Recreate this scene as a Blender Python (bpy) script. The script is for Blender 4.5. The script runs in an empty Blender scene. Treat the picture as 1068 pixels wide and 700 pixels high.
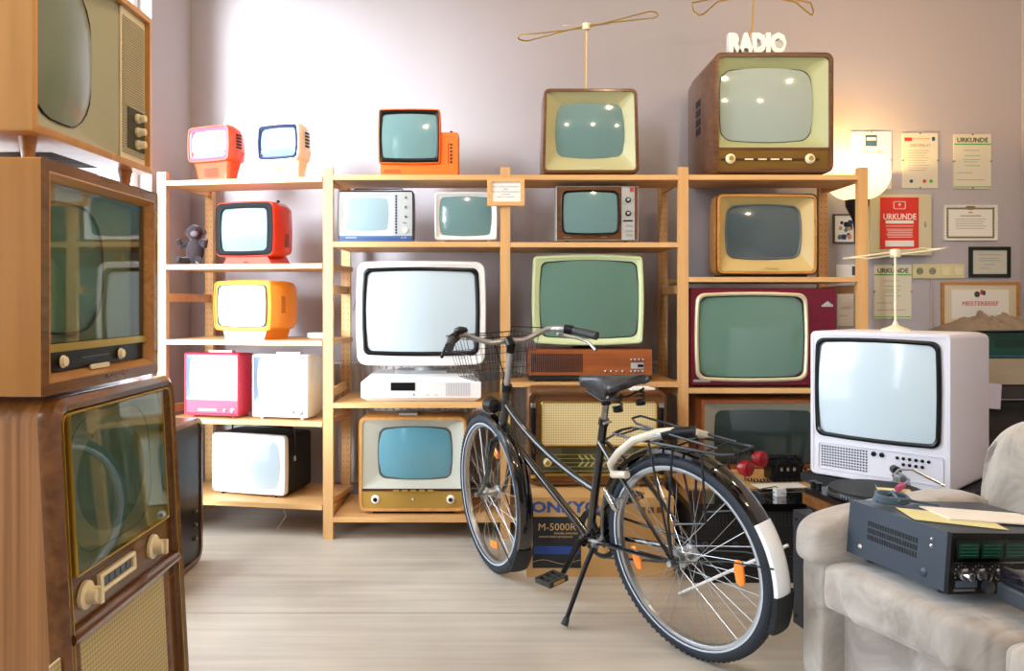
import bpy, bmesh, math, random
from mathutils import Vector, Matrix, noise
random.seed(7)
PI = math.pi
SC = bpy.context.scene
COL = SC.collection
F_PX, CX, CY, EYE = 842.0, 516.0, 314.0, 1.153     # focal length, principal point, eye height

def wx(px, Y): return (px - CX) * Y / F_PX
def wz(py, Y): return EYE - (py - CY) * Y / F_PX

# ------------------------------------------------------------------ materials
def lin(h):
    h = h.lstrip('#')
    c = [int(h[i:i+2], 16) / 255 for i in (0, 2, 4)]
    return tuple([(x / 12.92 if x <= .04045 else ((x + .055) / 1.055) ** 2.4) for x in c] + [1])

MATS = {}
def mat(name, col, rough=.5, metal=0, spec=.5, coat=0, emit=0, emcol=None, bump=0, bscale=200, var=0, vscale=8, trans=0, alpha=1, sheen=0):
    if name in MATS: return MATS[name]
    m = bpy.data.materials.new(name); m.use_nodes = True
    nt = m.node_tree; b = nt.nodes['Principled BSDF']
    c = lin(col) if isinstance(col, str) else tuple(col) + (1,)
    b.inputs['Base Color'].default_value = c
    b.inputs['Roughness'].default_value = rough
    b.inputs['Metallic'].default_value = metal
    b.inputs['Specular IOR Level'].default_value = spec
    b.inputs['Coat Weight'].default_value = coat
    b.inputs['Coat Roughness'].default_value = .06
    b.inputs['Transmission Weight'].default_value = trans
    b.inputs['Alpha'].default_value = alpha
    if sheen:
        b.inputs['Sheen Weight'].default_value = sheen
        b.inputs['Sheen Roughness'].default_value = .4
    if emit:
        b.inputs['Emission Color'].default_value = lin(emcol) if emcol else c
        b.inputs['Emission Strength'].default_value = emit
    tc = nt.nodes.new('ShaderNodeTexCoord')
    if var:
        n = nt.nodes.new('ShaderNodeTexNoise'); n.inputs['Scale'].default_value = vscale; n.inputs['Detail'].default_value = 5
        nt.links.new(tc.outputs['Object'], n.inputs['Vector'])
        mx = nt.nodes.new('ShaderNodeMix'); mx.data_type = 'RGBA'
        mx.inputs[6].default_value = tuple(x * (1 - var) for x in c[:3]) + (1,)
        mx.inputs[7].default_value = tuple(min(1, x * (1 + var)) for x in c[:3]) + (1,)
        nt.links.new(n.outputs['Fac'], mx.inputs[0]); nt.links.new(mx.outputs[2], b.inputs['Base Color'])
    if bump:
        n = nt.nodes.new('ShaderNodeTexNoise'); n.inputs['Scale'].default_value = bscale; n.inputs['Detail'].default_value = 3
        nt.links.new(tc.outputs['Object'], n.inputs['Vector'])
        bp = nt.nodes.new('ShaderNodeBump'); bp.inputs['Strength'].default_value = bump; bp.inputs['Distance'].default_value = .002
        nt.links.new(n.outputs['Fac'], bp.inputs['Height']); nt.links.new(bp.outputs['Normal'], b.inputs['Normal'])
    MATS[name] = m
    return m

def wood(name, c1, c2, axis='x', rough=.4, coat=0, fine=60, long=2.5, pos=(.3, .7)):
    """procedural veneer, grain running along the axis"""
    if name in MATS: return MATS[name]
    m = bpy.data.materials.new(name); m.use_nodes = True
    nt = m.node_tree; b = nt.nodes['Principled BSDF']
    b.inputs['Roughness'].default_value = rough
    b.inputs['Coat Weight'].default_value = coat; b.inputs['Coat Roughness'].default_value = .12
    tc = nt.nodes.new('ShaderNodeTexCoord'); mp = nt.nodes.new('ShaderNodeMapping')
    s = [fine, fine, fine]; s['xyz'.index(axis)] = long
    mp.inputs['Scale'].default_value = s
    nt.links.new(tc.outputs['Object'], mp.inputs['Vector'])
    n1 = nt.nodes.new('ShaderNodeTexNoise'); n1.inputs['Scale'].default_value = 1; n1.inputs['Detail'].default_value = 6
    n1.inputs['Distortion'].default_value = .6
    nt.links.new(mp.outputs[0], n1.inputs['Vector'])
    n2 = nt.nodes.new('ShaderNodeTexNoise'); n2.inputs['Scale'].default_value = .25; n2.inputs['Detail'].default_value = 3
    nt.links.new(mp.outputs[0], n2.inputs['Vector'])
    ad = nt.nodes.new('ShaderNodeMath'); ad.operation = 'ADD'
    nt.links.new(n1.outputs['Fac'], ad.inputs[0]); nt.links.new(n2.outputs['Fac'], ad.inputs[1])
    dv = nt.nodes.new('ShaderNodeMath'); dv.operation = 'MULTIPLY'; dv.inputs[1].default_value = .5
    nt.links.new(ad.outputs[0], dv.inputs[0])
    rp = nt.nodes.new('ShaderNodeValToRGB')
    rp.color_ramp.elements[0].position = pos[0]; rp.color_ramp.elements[0].color = lin(c1)
    rp.color_ramp.elements[1].position = pos[1]; rp.color_ramp.elements[1].color = lin(c2)
    nt.links.new(dv.outputs[0], rp.inputs[0]); nt.links.new(rp.outputs[0], b.inputs['Base Color'])
    MATS[name] = m
    return m

def cloth_mat(name, c1, c2, scale=90):
    """woven speaker cloth"""
    m = bpy.data.materials.new(name); m.use_nodes = True
    nt = m.node_tree; b = nt.nodes['Principled BSDF']; b.inputs['Roughness'].default_value = .8
    tc = nt.nodes.new('ShaderNodeTexCoord')
    v = nt.nodes.new('ShaderNodeTexChecker'); v.inputs['Scale'].default_value = scale * 1.9
    mp = nt.nodes.new('ShaderNodeMapping'); mp.inputs['Rotation'].default_value = (0, PI/4, 0); mp.inputs['Scale'].default_value = (1, 0, 1)
    nt.links.new(tc.outputs['Object'], mp.inputs[0]); nt.links.new(mp.outputs[0], v.inputs['Vector'])
    v.inputs['Color1'].default_value = lin(c1); v.inputs['Color2'].default_value = lin(c2)
    nt.links.new(v.outputs['Color'], b.inputs['Base Color'])
    MATS[name] = m
    return m

PINE = wood('pine_wood', '#d9ab70', '#c4935a', 'z', .5, 0, 45, 2, (.35, .7))
PINEX = wood('pine_board', '#dfb074', '#c8965a', 'x', .5, 0, 45, 2, (.35, .7))
WAL = wood('walnut_veneer', '#40230f', '#7d4f2b', 'x', .3, .4, 50, 4)
WALZ = wood('walnut_veneer_upright', '#4a2a14', '#7c4d2a', 'z', .3, .4, 50, 4)
OAK = wood('golden_oak', '#9b6528', '#cc9550', 'x', .3, .4, 60, 4)
OAKY = wood('honey_veneer', '#b9803f', '#dba45f', 'z', .35, .3, 25, 1.2)
CONS = wood('brown_striped_veneer', '#8a5a30', '#c08a55', 'z', .4, .3, 70, .7, (.35, .65))
CONSD = wood('brown_gloss_veneer', '#4e2c12', '#85552b', 'x', .22, .6, 40, 3)
REDW = wood('teak_veneer', '#7d3c14', '#a9602c', 'x', .4, .2, 60, 3)
BLK = mat('black_plastic', '#0d0e11', .3, spec=.3)
BLKM = mat('black_matt', '#0a0a0b', .6)
GLOSSB = mat('black_enamel', '#06070b', .12, coat=1)
RUB = mat('tyre_rubber', '#1a222e', .6, bump=.4, bscale=120)
CHR = mat('chrome', '#c9ccd0', .18, 1)
STEEL = mat('brushed_steel', '#b9bbbd', .35, 1)
ALU = mat('alloy_rim', '#b8bbc0', .3, .9)
WHT = mat('white_plastic', '#e6e6e6', .35)
CREAM = mat('cream_plastic', '#e9dfbf', .4)
IVORY = mat('ivory_knob', '#f0e4c0', .3)
BRASS = mat('brass_trim', '#c9a84c', .3, .85)
GOLDP = mat('gold_painted_panel', '#b08c3e', .38, .3)
ORG = mat('orange_plastic', '#f2701c', .3)
ORG2 = mat('amber_orange_plastic', '#ee8f22', .3)
RED = mat('red_plastic', '#e03a20', .25)
CORAL = mat('coral_plastic', '#f0502c', .28)
MAG = mat('crimson_plastic', '#b81836', .3)
SILV = mat('silver_plastic', '#b4b8b6', .35, .2)
DKRED = mat('burgundy_lacquer', '#640a24', .35)
def glass(name, col, rough=.09):
    return mat(name, col, rough, spec=.6, coat=.5)
G_GREEN = glass('screen_green', '#7f9a8c')
G_TEAL = glass('screen_teal', '#6b8b8b')
G_BLUE = glass('screen_blue', '#5e97a8')
G_PALE = glass('screen_pale', '#c3d3dc')
G_GREY = glass('screen_grey', '#a3b2aa')
G_DARK = glass('screen_dark', '#303d3c')
G_DIM = glass('screen_dim_green', '#5f7f70')
G_SLATE = glass('screen_slate', '#48565a')
PAPER = mat('paper', '#ece9e2', .8)
CARD = mat('cardboard', '#c39a62', .8, var=.08, vscale=6)
INK = mat('grey_ink', '#98938a', .8)

# ------------------------------------------------------------------ mesh builder
class MB:
    def __init__(s): s.v = []; s.f = []; s.mi = []; s.cur = 0
    def add(s, vs, fs):
        o = len(s.v); s.v += [tuple(v) for v in vs]; s.f += [tuple(i + o for i in f) for f in fs]; s.mi += [s.cur] * len(fs)
        return s
    def box(s, x0, x1, y0, y1, z0, z1, M=None):
        vs = [Vector((x, y, z)) for x in (x0, x1) for y in (y0, y1) for z in (z0, z1)]
        if M: vs = [M @ v for v in vs]
        return s.add(vs, [(0,1,3,2), (4,6,7,5), (0,4,5,1), (2,3,7,6), (0,2,6,4), (1,5,7,3)])
    def loft(s, rings, cap0=False, cap1=False, closed=True):
        n = len(rings[0]); vs = [p for r in rings for p in r]; fs = []
        for i in range(len(rings) - 1):
            for j in range(n if closed else n - 1):
                k = (j + 1) % n
                fs.append((i*n+j, i*n+k, (i+1)*n+k, (i+1)*n+j))
        if cap0: fs.append(tuple(range(n)))
        if cap1: fs.append(tuple(range((len(rings)-1)*n, len(rings)*n))[::-1])
        return s.add(vs, fs)
    def tube(s, pts, r, n=8, closed=False, caps=True):
        pts = [Vector(p) for p in pts]; N = len(pts)
        rad = r if isinstance(r, (list, tuple)) else [r] * N
        rings = []; prev = None
        for i, p in enumerate(pts):
            if closed: t = (pts[(i+1) % N] - pts[i-1])
            else: t = (pts[min(i+1, N-1)] - pts[max(i-1, 0)])
            t.normalize()
            if prev is None:
                a = Vector((0, 0, 1)) if abs(t.z) < .9 else Vector((1, 0, 0))
                u = t.cross(a).normalized()
            else:
                u = prev - t * prev.dot(t)
                u = u.normalized() if u.length > 1e-6 else t.orthogonal().normalized()
            prev = u; w = t.cross(u)
            rings.append([p + (u * math.cos(2*PI*k/n) + w * math.sin(2*PI*k/n)) * rad[i] for k in range(n)])
        if closed: rings.append(rings[0]); return s.loft(rings)
        return s.loft(rings, caps, caps)
    def lathe(s, prof, c=(0,0,0), ax='z', n=24, M=None, caps=True):
        rings = []
        for r, h in prof:
            ring = []
            for k in range(n):
                a = 2*PI*k/n; q = (r*math.cos(a), r*math.sin(a))
                p = {'z': (q[0], q[1], h), 'y': (q[0], h, q[1]), 'x': (h, q[0], q[1])}[ax]
                p = Vector(p)
                if M: p = M @ p
                ring.append(p + Vector(c))
            rings.append(ring)
        return s.loft(rings, caps and prof[0][0] > 1e-5, caps and prof[-1][0] > 1e-5)
    def ellipsoid(s, c, r, M=None, nu=20, nv=12, e=1.0, e2=None, disp=None):
        """superellipsoid; e<1 is boxier"""
        e2 = e2 or e
        pw = lambda x, k: math.copysign(abs(x) ** k, x)
        rings = []
        for i in range(nv + 1):
            a = -PI/2 + PI * i / nv
            ring = []
            for j in range(nu):
                b = 2*PI*j/nu
                p = Vector((r[0]*pw(math.cos(a), e)*pw(math.cos(b), e2), r[1]*pw(math.cos(a), e)*pw(math.sin(b), e2), r[2]*pw(math.sin(a), e)))
                if disp: p = disp(p)
                if M: p = M @ p
                ring.append(p + Vector(c))
            rings.append(ring)
        return s.loft(rings)
    def build(s, name, m, parent=None, smooth=35, loc=None, rot=None):
        me = bpy.data.meshes.new(name); me.from_pydata(s.v, [], s.f)
        ms = m if isinstance(m, (list, tuple)) else [m]
        for x in ms: me.materials.append(x)
        if len(ms) > 1: me.polygons.foreach_set('material_index', s.mi)
        bm = bmesh.new(); bm.from_mesh(me)
        bmesh.ops.remove_doubles(bm, verts=bm.verts, dist=1e-6)
        bmesh.ops.recalc_face_normals(bm, faces=bm.faces); bm.to_mesh(me); bm.free()
        if smooth:
            me.polygons.foreach_set('use_smooth', [True] * len(me.polygons))
            me.set_sharp_from_angle(angle=math.radians(smooth))
        me.update()
        o = bpy.data.objects.new(name, me); COL.objects.link(o)
        if parent: o.parent = parent
        if loc is not None: o.location = loc
        if rot is not None: o.rotation_euler = rot
        return o

def tag(o, label=None, cat=None, group=None, kind=None):
    if label: o['label'] = label
    if cat: o['category'] = cat
    if group: o['group'] = group
    if kind: o['kind'] = kind
    return o
def empty(name, loc=(0,0,0), rz=0, label=None, cat=None, group=None):
    o = bpy.data.objects.new(name, None); COL.objects.link(o)
    o.location = loc; o.rotation_euler = (0, 0, rz); o.empty_display_size = .1
    return tag(o, label, cat, group)

def rr(box, r, y, bulge=(0, 0), seg=5, side=4):
    """rounded, optionally bulging rectangle in the xz plane at depth y"""
    x0, x1, z0, z1 = box
    w, h = (x1 - x0) / 2, (z1 - z0) / 2; cx, cz = (x0 + x1) / 2, (z0 + z1) / 2
    r = max(min(r, w * .98, h * .98), 1e-4)
    pts = []
    cs = [(w-r, h-r, 0), (-w+r, h-r, 90), (-w+r, -h+r, 180), (w-r, -h+r, 270)]
    for i, (a, b, st) in enumerate(cs):
        for k in range(seg + 1):
            t = math.radians(st + 90 * k / seg)
            pts.append((a + r * math.cos(t), b + r * math.sin(t)))
        na, nb, _ = cs[(i+1) % 4]
        t = math.radians(st + 90)
        p = (a + r*math.cos(t), b + r*math.sin(t)); q = (na + r*math.cos(t), nb + r*math.sin(t))
        for k in range(1, side):
            pts.append((p[0] + (q[0]-p[0])*k/side, p[1] + (q[1]-p[1])*k/side))
    out = []
    for x, z in pts:
        u, v = x / w, z / h
        X = x * (1 + bulge[0] * (1 - v*v)) / (1 + bulge[0]); Z = z * (1 + bulge[1] * (1 - u*u)) / (1 + bulge[1])
        out.append(Vector((cx + X, y, cz + Z)))
    return out
def inset(b, d, e=None):
    e = d if e is None else e
    return (b[0]+d, b[1]-d, b[2]+e, b[3]-e)
def scaled(ring, k, c, y): return [Vector((c[0] + (p.x-c[0])*k, y, c[1] + (p.z-c[1])*k)) for p in ring]

def text(body, size, parent, m, loc, rot=(PI/2, 0, 0), ext=.0006, align='CENTER', name='lettering', sx=1, bold=0):
    cu = bpy.data.curves.new('t', 'FONT'); cu.body = body; cu.size = size; cu.extrude = ext; cu.align_x = align; cu.align_y = 'CENTER'
    cu.offset = bold; cu.resolution_u = 2
    tmp = bpy.data.objects.new('t', cu)
    me = bpy.data.meshes.new_from_object(tmp); bpy.data.objects.remove(tmp)
    me.materials.clear(); me.materials.append(m)
    o = bpy.data.objects.new(name, me); COL.objects.link(o)
    o.parent = parent; o.location = loc; o.rotation_euler = rot; o.scale = (sx, 1, 1)
    return o

# ------------------------------------------------------------------ television kit (front faces local -y)
class TV:
    def __init__(s, name, label, cat, x0, x1, y0, zb, Y, yaw=0, group=None, y1=None):
        a0, a1 = (x0-CX)/F_PX, (x1-CX)/F_PX; c, sn = math.cos(yaw), math.sin(yaw)
        hw = (a1 - a0) * Y / ((c - a1*sn) + (c - a0*sn))
        X = a1 * Y - hw * (c - a1*sn)
        s.w = 2 * hw; s.h = wz(y0, Y) - zb; s.x0, s.x1, s.y0 = x0, x1, y0
        s.y1 = y1 or CY + (EYE - zb) * F_PX / Y
        s.r = empty(name, (X, Y, zb), yaw, label, cat, group)
    def U(s, px): return (px - s.x0) / (s.x1 - s.x0) * s.w - s.w/2
    def V(s, py): return (s.y1 - py) / (s.y1 - s.y0) * s.h
    def B(s, x0, x1, y0, y1): return (s.U(x0), s.U(x1), s.V(y1), s.V(y0))
    @property
    def full(s): return (-s.w/2, s.w/2, 0, s.h)
class Raw(TV):
    """same kit, sizes in metres"""
    def __init__(s, name, label, cat, w, h, loc, yaw, group=None):
        s.w, s.h = w, h; s.r = empty(name, loc, yaw, label, cat, group)
def R_(t): return t.r if hasattr(t, 'r') else t
def R_(t): return t.r if hasattr(t, 'r') else t
def cab(t, m, box, depth, r=.02, bulge=(0,0), taper=.8, lip=.012, rec=.015, yf=0, name='cabinet', shoulder=.55, r2=None, parent=None, tz=None):
    c = ((box[0]+box[1])/2, (box[2]+box[3])/2); tz = c[1] if tz is None else tz
    c2 = (c[0], tz)
    f = rr(box, r, yf + .006, bulge)
    rings = [scaled(f, taper*.9, c2, yf + depth), scaled(f, taper, c2, yf + depth - .012), scaled(f, .5+.5*taper if taper > .9 else (1+taper)/2*1.03, c2, yf + depth*(shoulder+.25)),
             scaled(f, 1, c, yf + depth*shoulder), f, rr(inset(box, .004), max(r-.003, .002), yf, bulge)]
    if lip is None: return MB().loft(rings, True, True).build(name, m, parent or R_(t))
    rings += [rr(inset(box, lip), max(r-lip*.7, .004), yf, bulge), rr(inset(box, lip+.001), max(r-lip*.7, .004), yf+rec, bulge)]
    o = MB().loft(rings, True, False).build(name, m, parent or R_(t))
    return o
def mask(t, m, ob, ib, y0, y1, r0=.02, r1=.03, b0=(0,0), b1=(.05,.05), name='mask', parent=None, lipin=.014):
    n = 4; A = rr(ob, r0, y0, b0); B = rr(ib, r1, y1, b1)
    rings = [[p.lerp(q, k/n) for p, q in zip(A, B)] for k in range(n+1)]
    rings.append([q + Vector((0, lipin, 0)) for q in B])
    return MB().loft(rings).build(name, m, parent or R_(t))
def screen(t, m, box, y, r=.04, bulge=(.05,.05), dome=.02, name='screen', parent=None):
    A = rr(box, r, 0, bulge); c = ((box[0]+box[1])/2, (box[2]+box[3])/2)
    rings = []
    for k in (1, .97, .92, .85, .76, .66, .55, .44, .33, .22, .1, .03):
        rg = scaled(A, k, c, y)
        for p in rg:
            u = (p.x-c[0])/(box[1]-box[0])*2; v = (p.z-c[1])/(box[3]-box[2])*2
            p.y = y - dome * (1 - .5*(u*u + v*v) - .28)
        rings.append(rg)
    back = scaled(A, 1, c, y + .016)
    return MB().loft([back] + rings, True, True).build(name, m, parent or R_(t), smooth=60)
def ring(t, m, ob, ib, y0, y1, r0=.03, r1=.03, b=(.04,.04), name='bezel', parent=None, b2=None):
    b2 = b2 or b; md = tuple((p+q)/2 for p, q in zip(ob, ib))
    return MB().loft([rr(ob, r0, y1, b), rr(ob, r0, y0+.002, b), rr(inset(md, -.0), (r0+r1)/2, y0-.002, b), rr(ib, r1, y0+.002, b2), rr(ib, r1, y1, b2)]).build(name, m, parent or R_(t))
def panel(t, m, box, y, th=.004, r=.003, name='panel', parent=None, bulge=(0,0)):
    return MB().loft([rr(box, r, y, bulge), rr(box, r, y-th+.0005, bulge), rr(inset(box, .0006), r, y-th, bulge)], True, True).build(name, m, parent or R_(t), smooth=20)
def knob(t, m, u, v, rad, y, d=.012, name='knob', parent=None, cap=None):
    o = MB().lathe([(rad*1.05, 0), (rad*1.05, -d*.3), (rad*.85, -d*.4), (rad*.8, -d*.9), (rad*.7, -d)], ax='y', n=20).build(name, m, parent or R_(t), loc=(u, y, v))
    if cap: MB().lathe([(rad*.55, -d), (rad*.5, -d-.001)], ax='y', n=16).build('knob_cap', cap, o)
    return o
def slots(t, m, box, n, y, vertical=True, duty=.5, name='grille', parent=None, th=.0012):
    b = MB(); x0, x1, z0, z1 = box
    for i in range(n):
        if vertical:
            s = (x1-x0)/n; b.box(x0+i*s, x0+(i+duty)*s, y-th, y+.001, z0, z1)
        else:
            s = (z1-z0)/n; b.box(x0, x1, y-th, y+.001, z0+i*s, z0+(i+duty)*s)
    return b.build(name, m, parent or R_(t), smooth=0)
def feet(t, m, h, w=None, d=.15, y=.03, rad=.008, name='foot'):
    w = w or t.w*.36
    for x in (-w, w):
        for yy in (y, y+d):
            MB().lathe([(rad, .0004), (rad*1.2, h+.004)], c=(x, yy, 0), n=10).build(name, m, t.r)
def handle(t, m, u0, u1, z, hgt, y=.08, rad=.004, name='handle', flat=True):
    P = [(u0, y, z-.004), (u0, y, z+hgt*.8), (u0+.006, y, z+hgt), (u1-.006, y, z+hgt), (u1, y, z+hgt*.8), (u1, y, z-.004)]
    return MB().tube(P, rad, 6).build(name, m, t.r)
# ================================================================== camera
cam = bpy.data.cameras.new('camera'); co = bpy.data.objects.new('camera', cam); COL.objects.link(co)
co.location = (0, 0, EYE); co.rotation_euler = (PI/2, 0, 0)
cam.sensor_width = 36; cam.lens = F_PX / 1068 * 36
cam.shift_x = (534 - CX) / 1068; cam.shift_y = -(350 - CY) / 1068
cam.clip_start = .05
SC.camera = co
vs = SC.view_settings
vs.view_transform = 'Standard'; vs.look = 'None'; vs.gamma = 1; vs.use_curve_mapping = False
vs.exposure = EXPO = 0.0

# ================================================================== room
XL, XR, YB, YF, ZC = -1.73, 3.0, 4.6, -2.8, 3.3
WALLM = mat('painted_wall', '#b4afb4', .85, bump=.15, bscale=90)
WIN = mat('white_window_paint', '#efeff2', .4)
def structure(name, b, m, parent=None, smooth=0, **k):
    o = b.build(name, m, parent, smooth=smooth, **k); o['kind'] = 'structure'; return o
# floor: pale grey-beige sheet with fine streaks and long seams
fm = bpy.data.materials.new('streaked_floor'); fm.use_nodes = True
nt = fm.node_tree; b = nt.nodes['Principled BSDF']; b.inputs['Roughness'].default_value = .42
tc = nt.nodes.new('ShaderNodeTexCoord')
def ns(scale, sc, det=5):
    mp = nt.nodes.new('ShaderNodeMapping'); mp.inputs['Scale'].default_value = sc
    n = nt.nodes.new('ShaderNodeTexNoise'); n.inputs['Scale'].default_value = scale; n.inputs['Detail'].default_value = det
    nt.links.new(tc.outputs['Object'], mp.inputs[0]); nt.links.new(mp.outputs[0], n.inputs[0]); return n
n1 = ns(1, (1.2, 22, 1), 7); n2 = ns(2.2, (1, 1, 1), 6)
ad = nt.nodes.new('ShaderNodeMath'); ad.operation = 'ADD'; nt.links.new(n1.outputs[0], ad.inputs[0]); nt.links.new(n2.outputs[0], ad.inputs[1])
hf = nt.nodes.new('ShaderNodeMath'); hf.operation = 'MULTIPLY'; hf.inputs[1].default_value = .5; nt.links.new(ad.outputs[0], hf.inputs[0])
rp = nt.nodes.new('ShaderNodeValToRGB'); e = rp.color_ramp.elements
e[0].position = .33; e[0].color = lin('#a59b8f'); e[1].position = .64; e[1].color = lin('#c6bcab')
nt.links.new(hf.outputs[0], rp.inputs[0])
nt.links.new(rp.outputs[0], b.inputs['Base Color'])
bk = ns(1, (3, 60, 1), 3); bp = nt.nodes.new('ShaderNodeBump'); bp.inputs['Strength'].default_value = .15; bp.inputs['Distance'].default_value = .002
nt.links.new(bk.outputs[0], bp.inputs['Height']); nt.links.new(bp.outputs[0], b.inputs['Normal'])
SEAM = mat('floor_seam', '#5c5249', .8)
fb = MB()
ys = [YF, -1.0, 1.0, 2.98, 4.6]
for i in range(4):
    fb.cur = 0; fb.box(XL-.1, XR+.1, ys[i] + (.002 if i else 0), ys[i+1] - .002, -.1, 0)
fb.cur = 1; fb.box(XL-.1, XR+.1, YF, YB, -.12, -.0015)
structure('floor', fb, [fm, SEAM])
structure('ceiling', MB().box(XL-.2, XR+.2, YF-.2, YB+.2, ZC, ZC+.1), mat('ceiling_paint', '#c4beb8', .9))
structure('wall_back', MB().box(XL-.2, XR+.2, YB, YB+.2, 0, ZC), WALLM)
structure('wall_right', MB().box(XR, XR+.2, YF, YB, 0, ZC), WALLM)
structure('wall_front', MB().box(XL-.2, XR+.2, YF-.2, YF, 0, ZC), mat('front_wall_paint', '#6d625c', .85))
# left wall with two tall shop windows
W1 = (1.15, 4.07, .22, 3.15); W2 = (-2.4, -1.2, .75, 3.15)
lb = MB(); x0, x1 = XL-.2, XL
lb.box(x0, x1, W1[1], YB, 0, ZC); lb.box(x0, x1, W2[1], W1[0], 0, ZC); lb.box(x0, x1, YF, W2[0], 0, ZC)
for w in (W1, W2): lb.box(x0, x1, w[0], w[1], 0, w[2]); lb.box(x0, x1, w[0], w[1], w[3], ZC)
structure('wall_left', lb, WALLM)
GLASSM = bpy.data.materials.new('window_glass'); GLASSM.use_nodes = True
g = GLASSM.node_tree; g.nodes.clear()
out = g.nodes.new('ShaderNodeOutputMaterial'); tr = g.nodes.new('ShaderNodeBsdfTransparent'); gl = g.nodes.new('ShaderNodeBsdfGlossy'); gl.inputs['Roughness'].default_value = .02
mx = g.nodes.new('ShaderNodeMixShader'); mx.inputs[0].default_value = .06
g.links.new(tr.outputs[0], mx.inputs[1]); g.links.new(gl.outputs[0], mx.inputs[2]); g.links.new(mx.outputs[0], out.inputs[0])
for i, w in enumerate((W1, W2)):
    f = MB(); xa, xb = XL-.13, XL-.07; t = .05
    f.box(xa, xb, w[0], w[1], w[2], w[2]+t); f.box(xa, xb, w[0], w[1], w[3]-t, w[3])
    f.box(xa, xb, w[0], w[0]+t, w[2]+t, w[3]-t); f.box(xa, xb, w[1]-t, w[1], w[2]+t, w[3]-t)
    ym = (w[0]+w[1])/2; f.box(xa, xb, ym-t/2, ym+t/2, w[2]+t, w[3]-t)
    wo = structure('window_%d' % (i+1), f, WIN)
    MB().box(XL-.102, XL-.098, w[0]+t, w[1]-t, w[2]+t, w[3]-t).build('pane', GLASSM, wo, smooth=0)
    structure('window_sill', MB().box(XL-.07, XL+.03, w[0]+.002, w[1]-.002, w[2], w[2]+.02), WIN, wo)
# panel radiator on the back wall behind the shelves
rad = empty('panel_radiator', (.03, 4.53, .14), 0, 'white ribbed panel radiator on the back wall behind the shelves', 'radiator')
rb = MB(); n = 46; W = 1.9
prof = []
for i in range(n*4+1):
    x = -W/2 + W*i/(n*4); prof.append((x, -.014 if i % 4 in (1, 2) else -.002))
rb.loft([[Vector((x, y-.012, 0)) for x, y in prof], [Vector((x, y-.012, .66)) for x, y in prof]], closed=False)
rb.box(-W/2, W/2, -.011, .02, -.0, .66)
rb.build('ribbed_panel', mat('radiator_enamel', '#cfcac6', .4), rad, smooth=20)
MB().box(-W/2, W/2, -.03, .03, .661, .675).build('top_grille', mat('radiator_enamel', '#cfcac6'), rad, smooth=0)
for x in (-.6, .6): MB().box(x-.02, x+.02, .021, .069, .1, .5).build('bracket', WHT, rad, smooth=0)

# ================================================================== lights
world = bpy.data.worlds.new('world'); SC.world = world; world.use_nodes = True
wn = world.node_tree; bg = wn.nodes['Background']
tcw = wn.nodes.new('ShaderNodeTexCoord'); sp = wn.nodes.new('ShaderNodeSeparateXYZ'); wr = wn.nodes.new('ShaderNodeValToRGB')
wn.links.new(tcw.outputs['Generated'], sp.inputs[0]); wn.links.new(sp.outputs['Z'], wr.inputs[0]); wn.links.new(wr.outputs[0], bg.inputs[0])
e = wr.color_ramp.elements; e[0].position = 0; e[0].color = (.30, .33, .36, 1); e[1].position = .5; e[1].color = (.72, .86, 1, 1)
el = wr.color_ramp.elements.new(.05); el.color = (.85, .93, 1, 1)
bg.inputs['Strength'].default_value = SKY = 10.0
SUN = bpy.data.lights.new('daylight_sun', 'SUN'); SUN.energy = 13.0; SUN.angle = math.radians(25); SUN.color = (.86, .93, 1)
so = bpy.data.objects.new('daylight_sun', SUN); COL.objects.link(so)
so.location = (-6, -4, 5); so.rotation_euler = Vector((.40, .92, -.17)).to_track_quat('-Z', 'Y').to_euler()
for w in (W1, W2):
    L = bpy.data.lights.new('window_daylight', 'AREA'); L.shape = 'RECTANGLE'; L.size = w[1]-w[0]; L.size_y = w[3]-w[2]
    L.cycles.is_portal = True
    o = bpy.data.objects.new('window_daylight', L); COL.objects.link(o)
    o.location = (XL-.16, (w[0]+w[1])/2, (w[2]+w[3])/2); o.rotation_euler = (0, -PI/2, 0)
    L.size, L.size_y = w[3]-w[2], w[1]-w[0]
SPOTW = mat('spot_housing', '#e6e6e6', .4)
k = 0
for (x, y) in ((-.2, .6), (1.0, .6), (2.2, .6), (-.2, 2.5), (1.1, 2.6), (2.3, 2.6)):
    s = empty('ceiling_spot', (x, y, ZC), 0, 'small white ceiling spot lamp in the %s row, %s' % ('rear' if y < 1 else 'shelf side', ('left', 'middle', 'right')[k % 3]), 'spot lamp', 'ceiling spot lamps')
    k += 1
    MB().lathe([(.035, -.0005), (.035, -.02), (.008, -.021), (.008, -.07), (.045, -.071), (.05, -.16), (.044, -.16), (.04, -.09)], n=18).build('housing', SPOTW, s)
    L = bpy.data.lights.new('spot_bulb', 'POINT'); L.energy = BULB = 26; L.shadow_soft_size = .03; L.color = (1, .74, .45)
    o = bpy.data.objects.new('spot_bulb', L); COL.objects.link(o); o.location = (x, y, ZC-.19)

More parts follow.
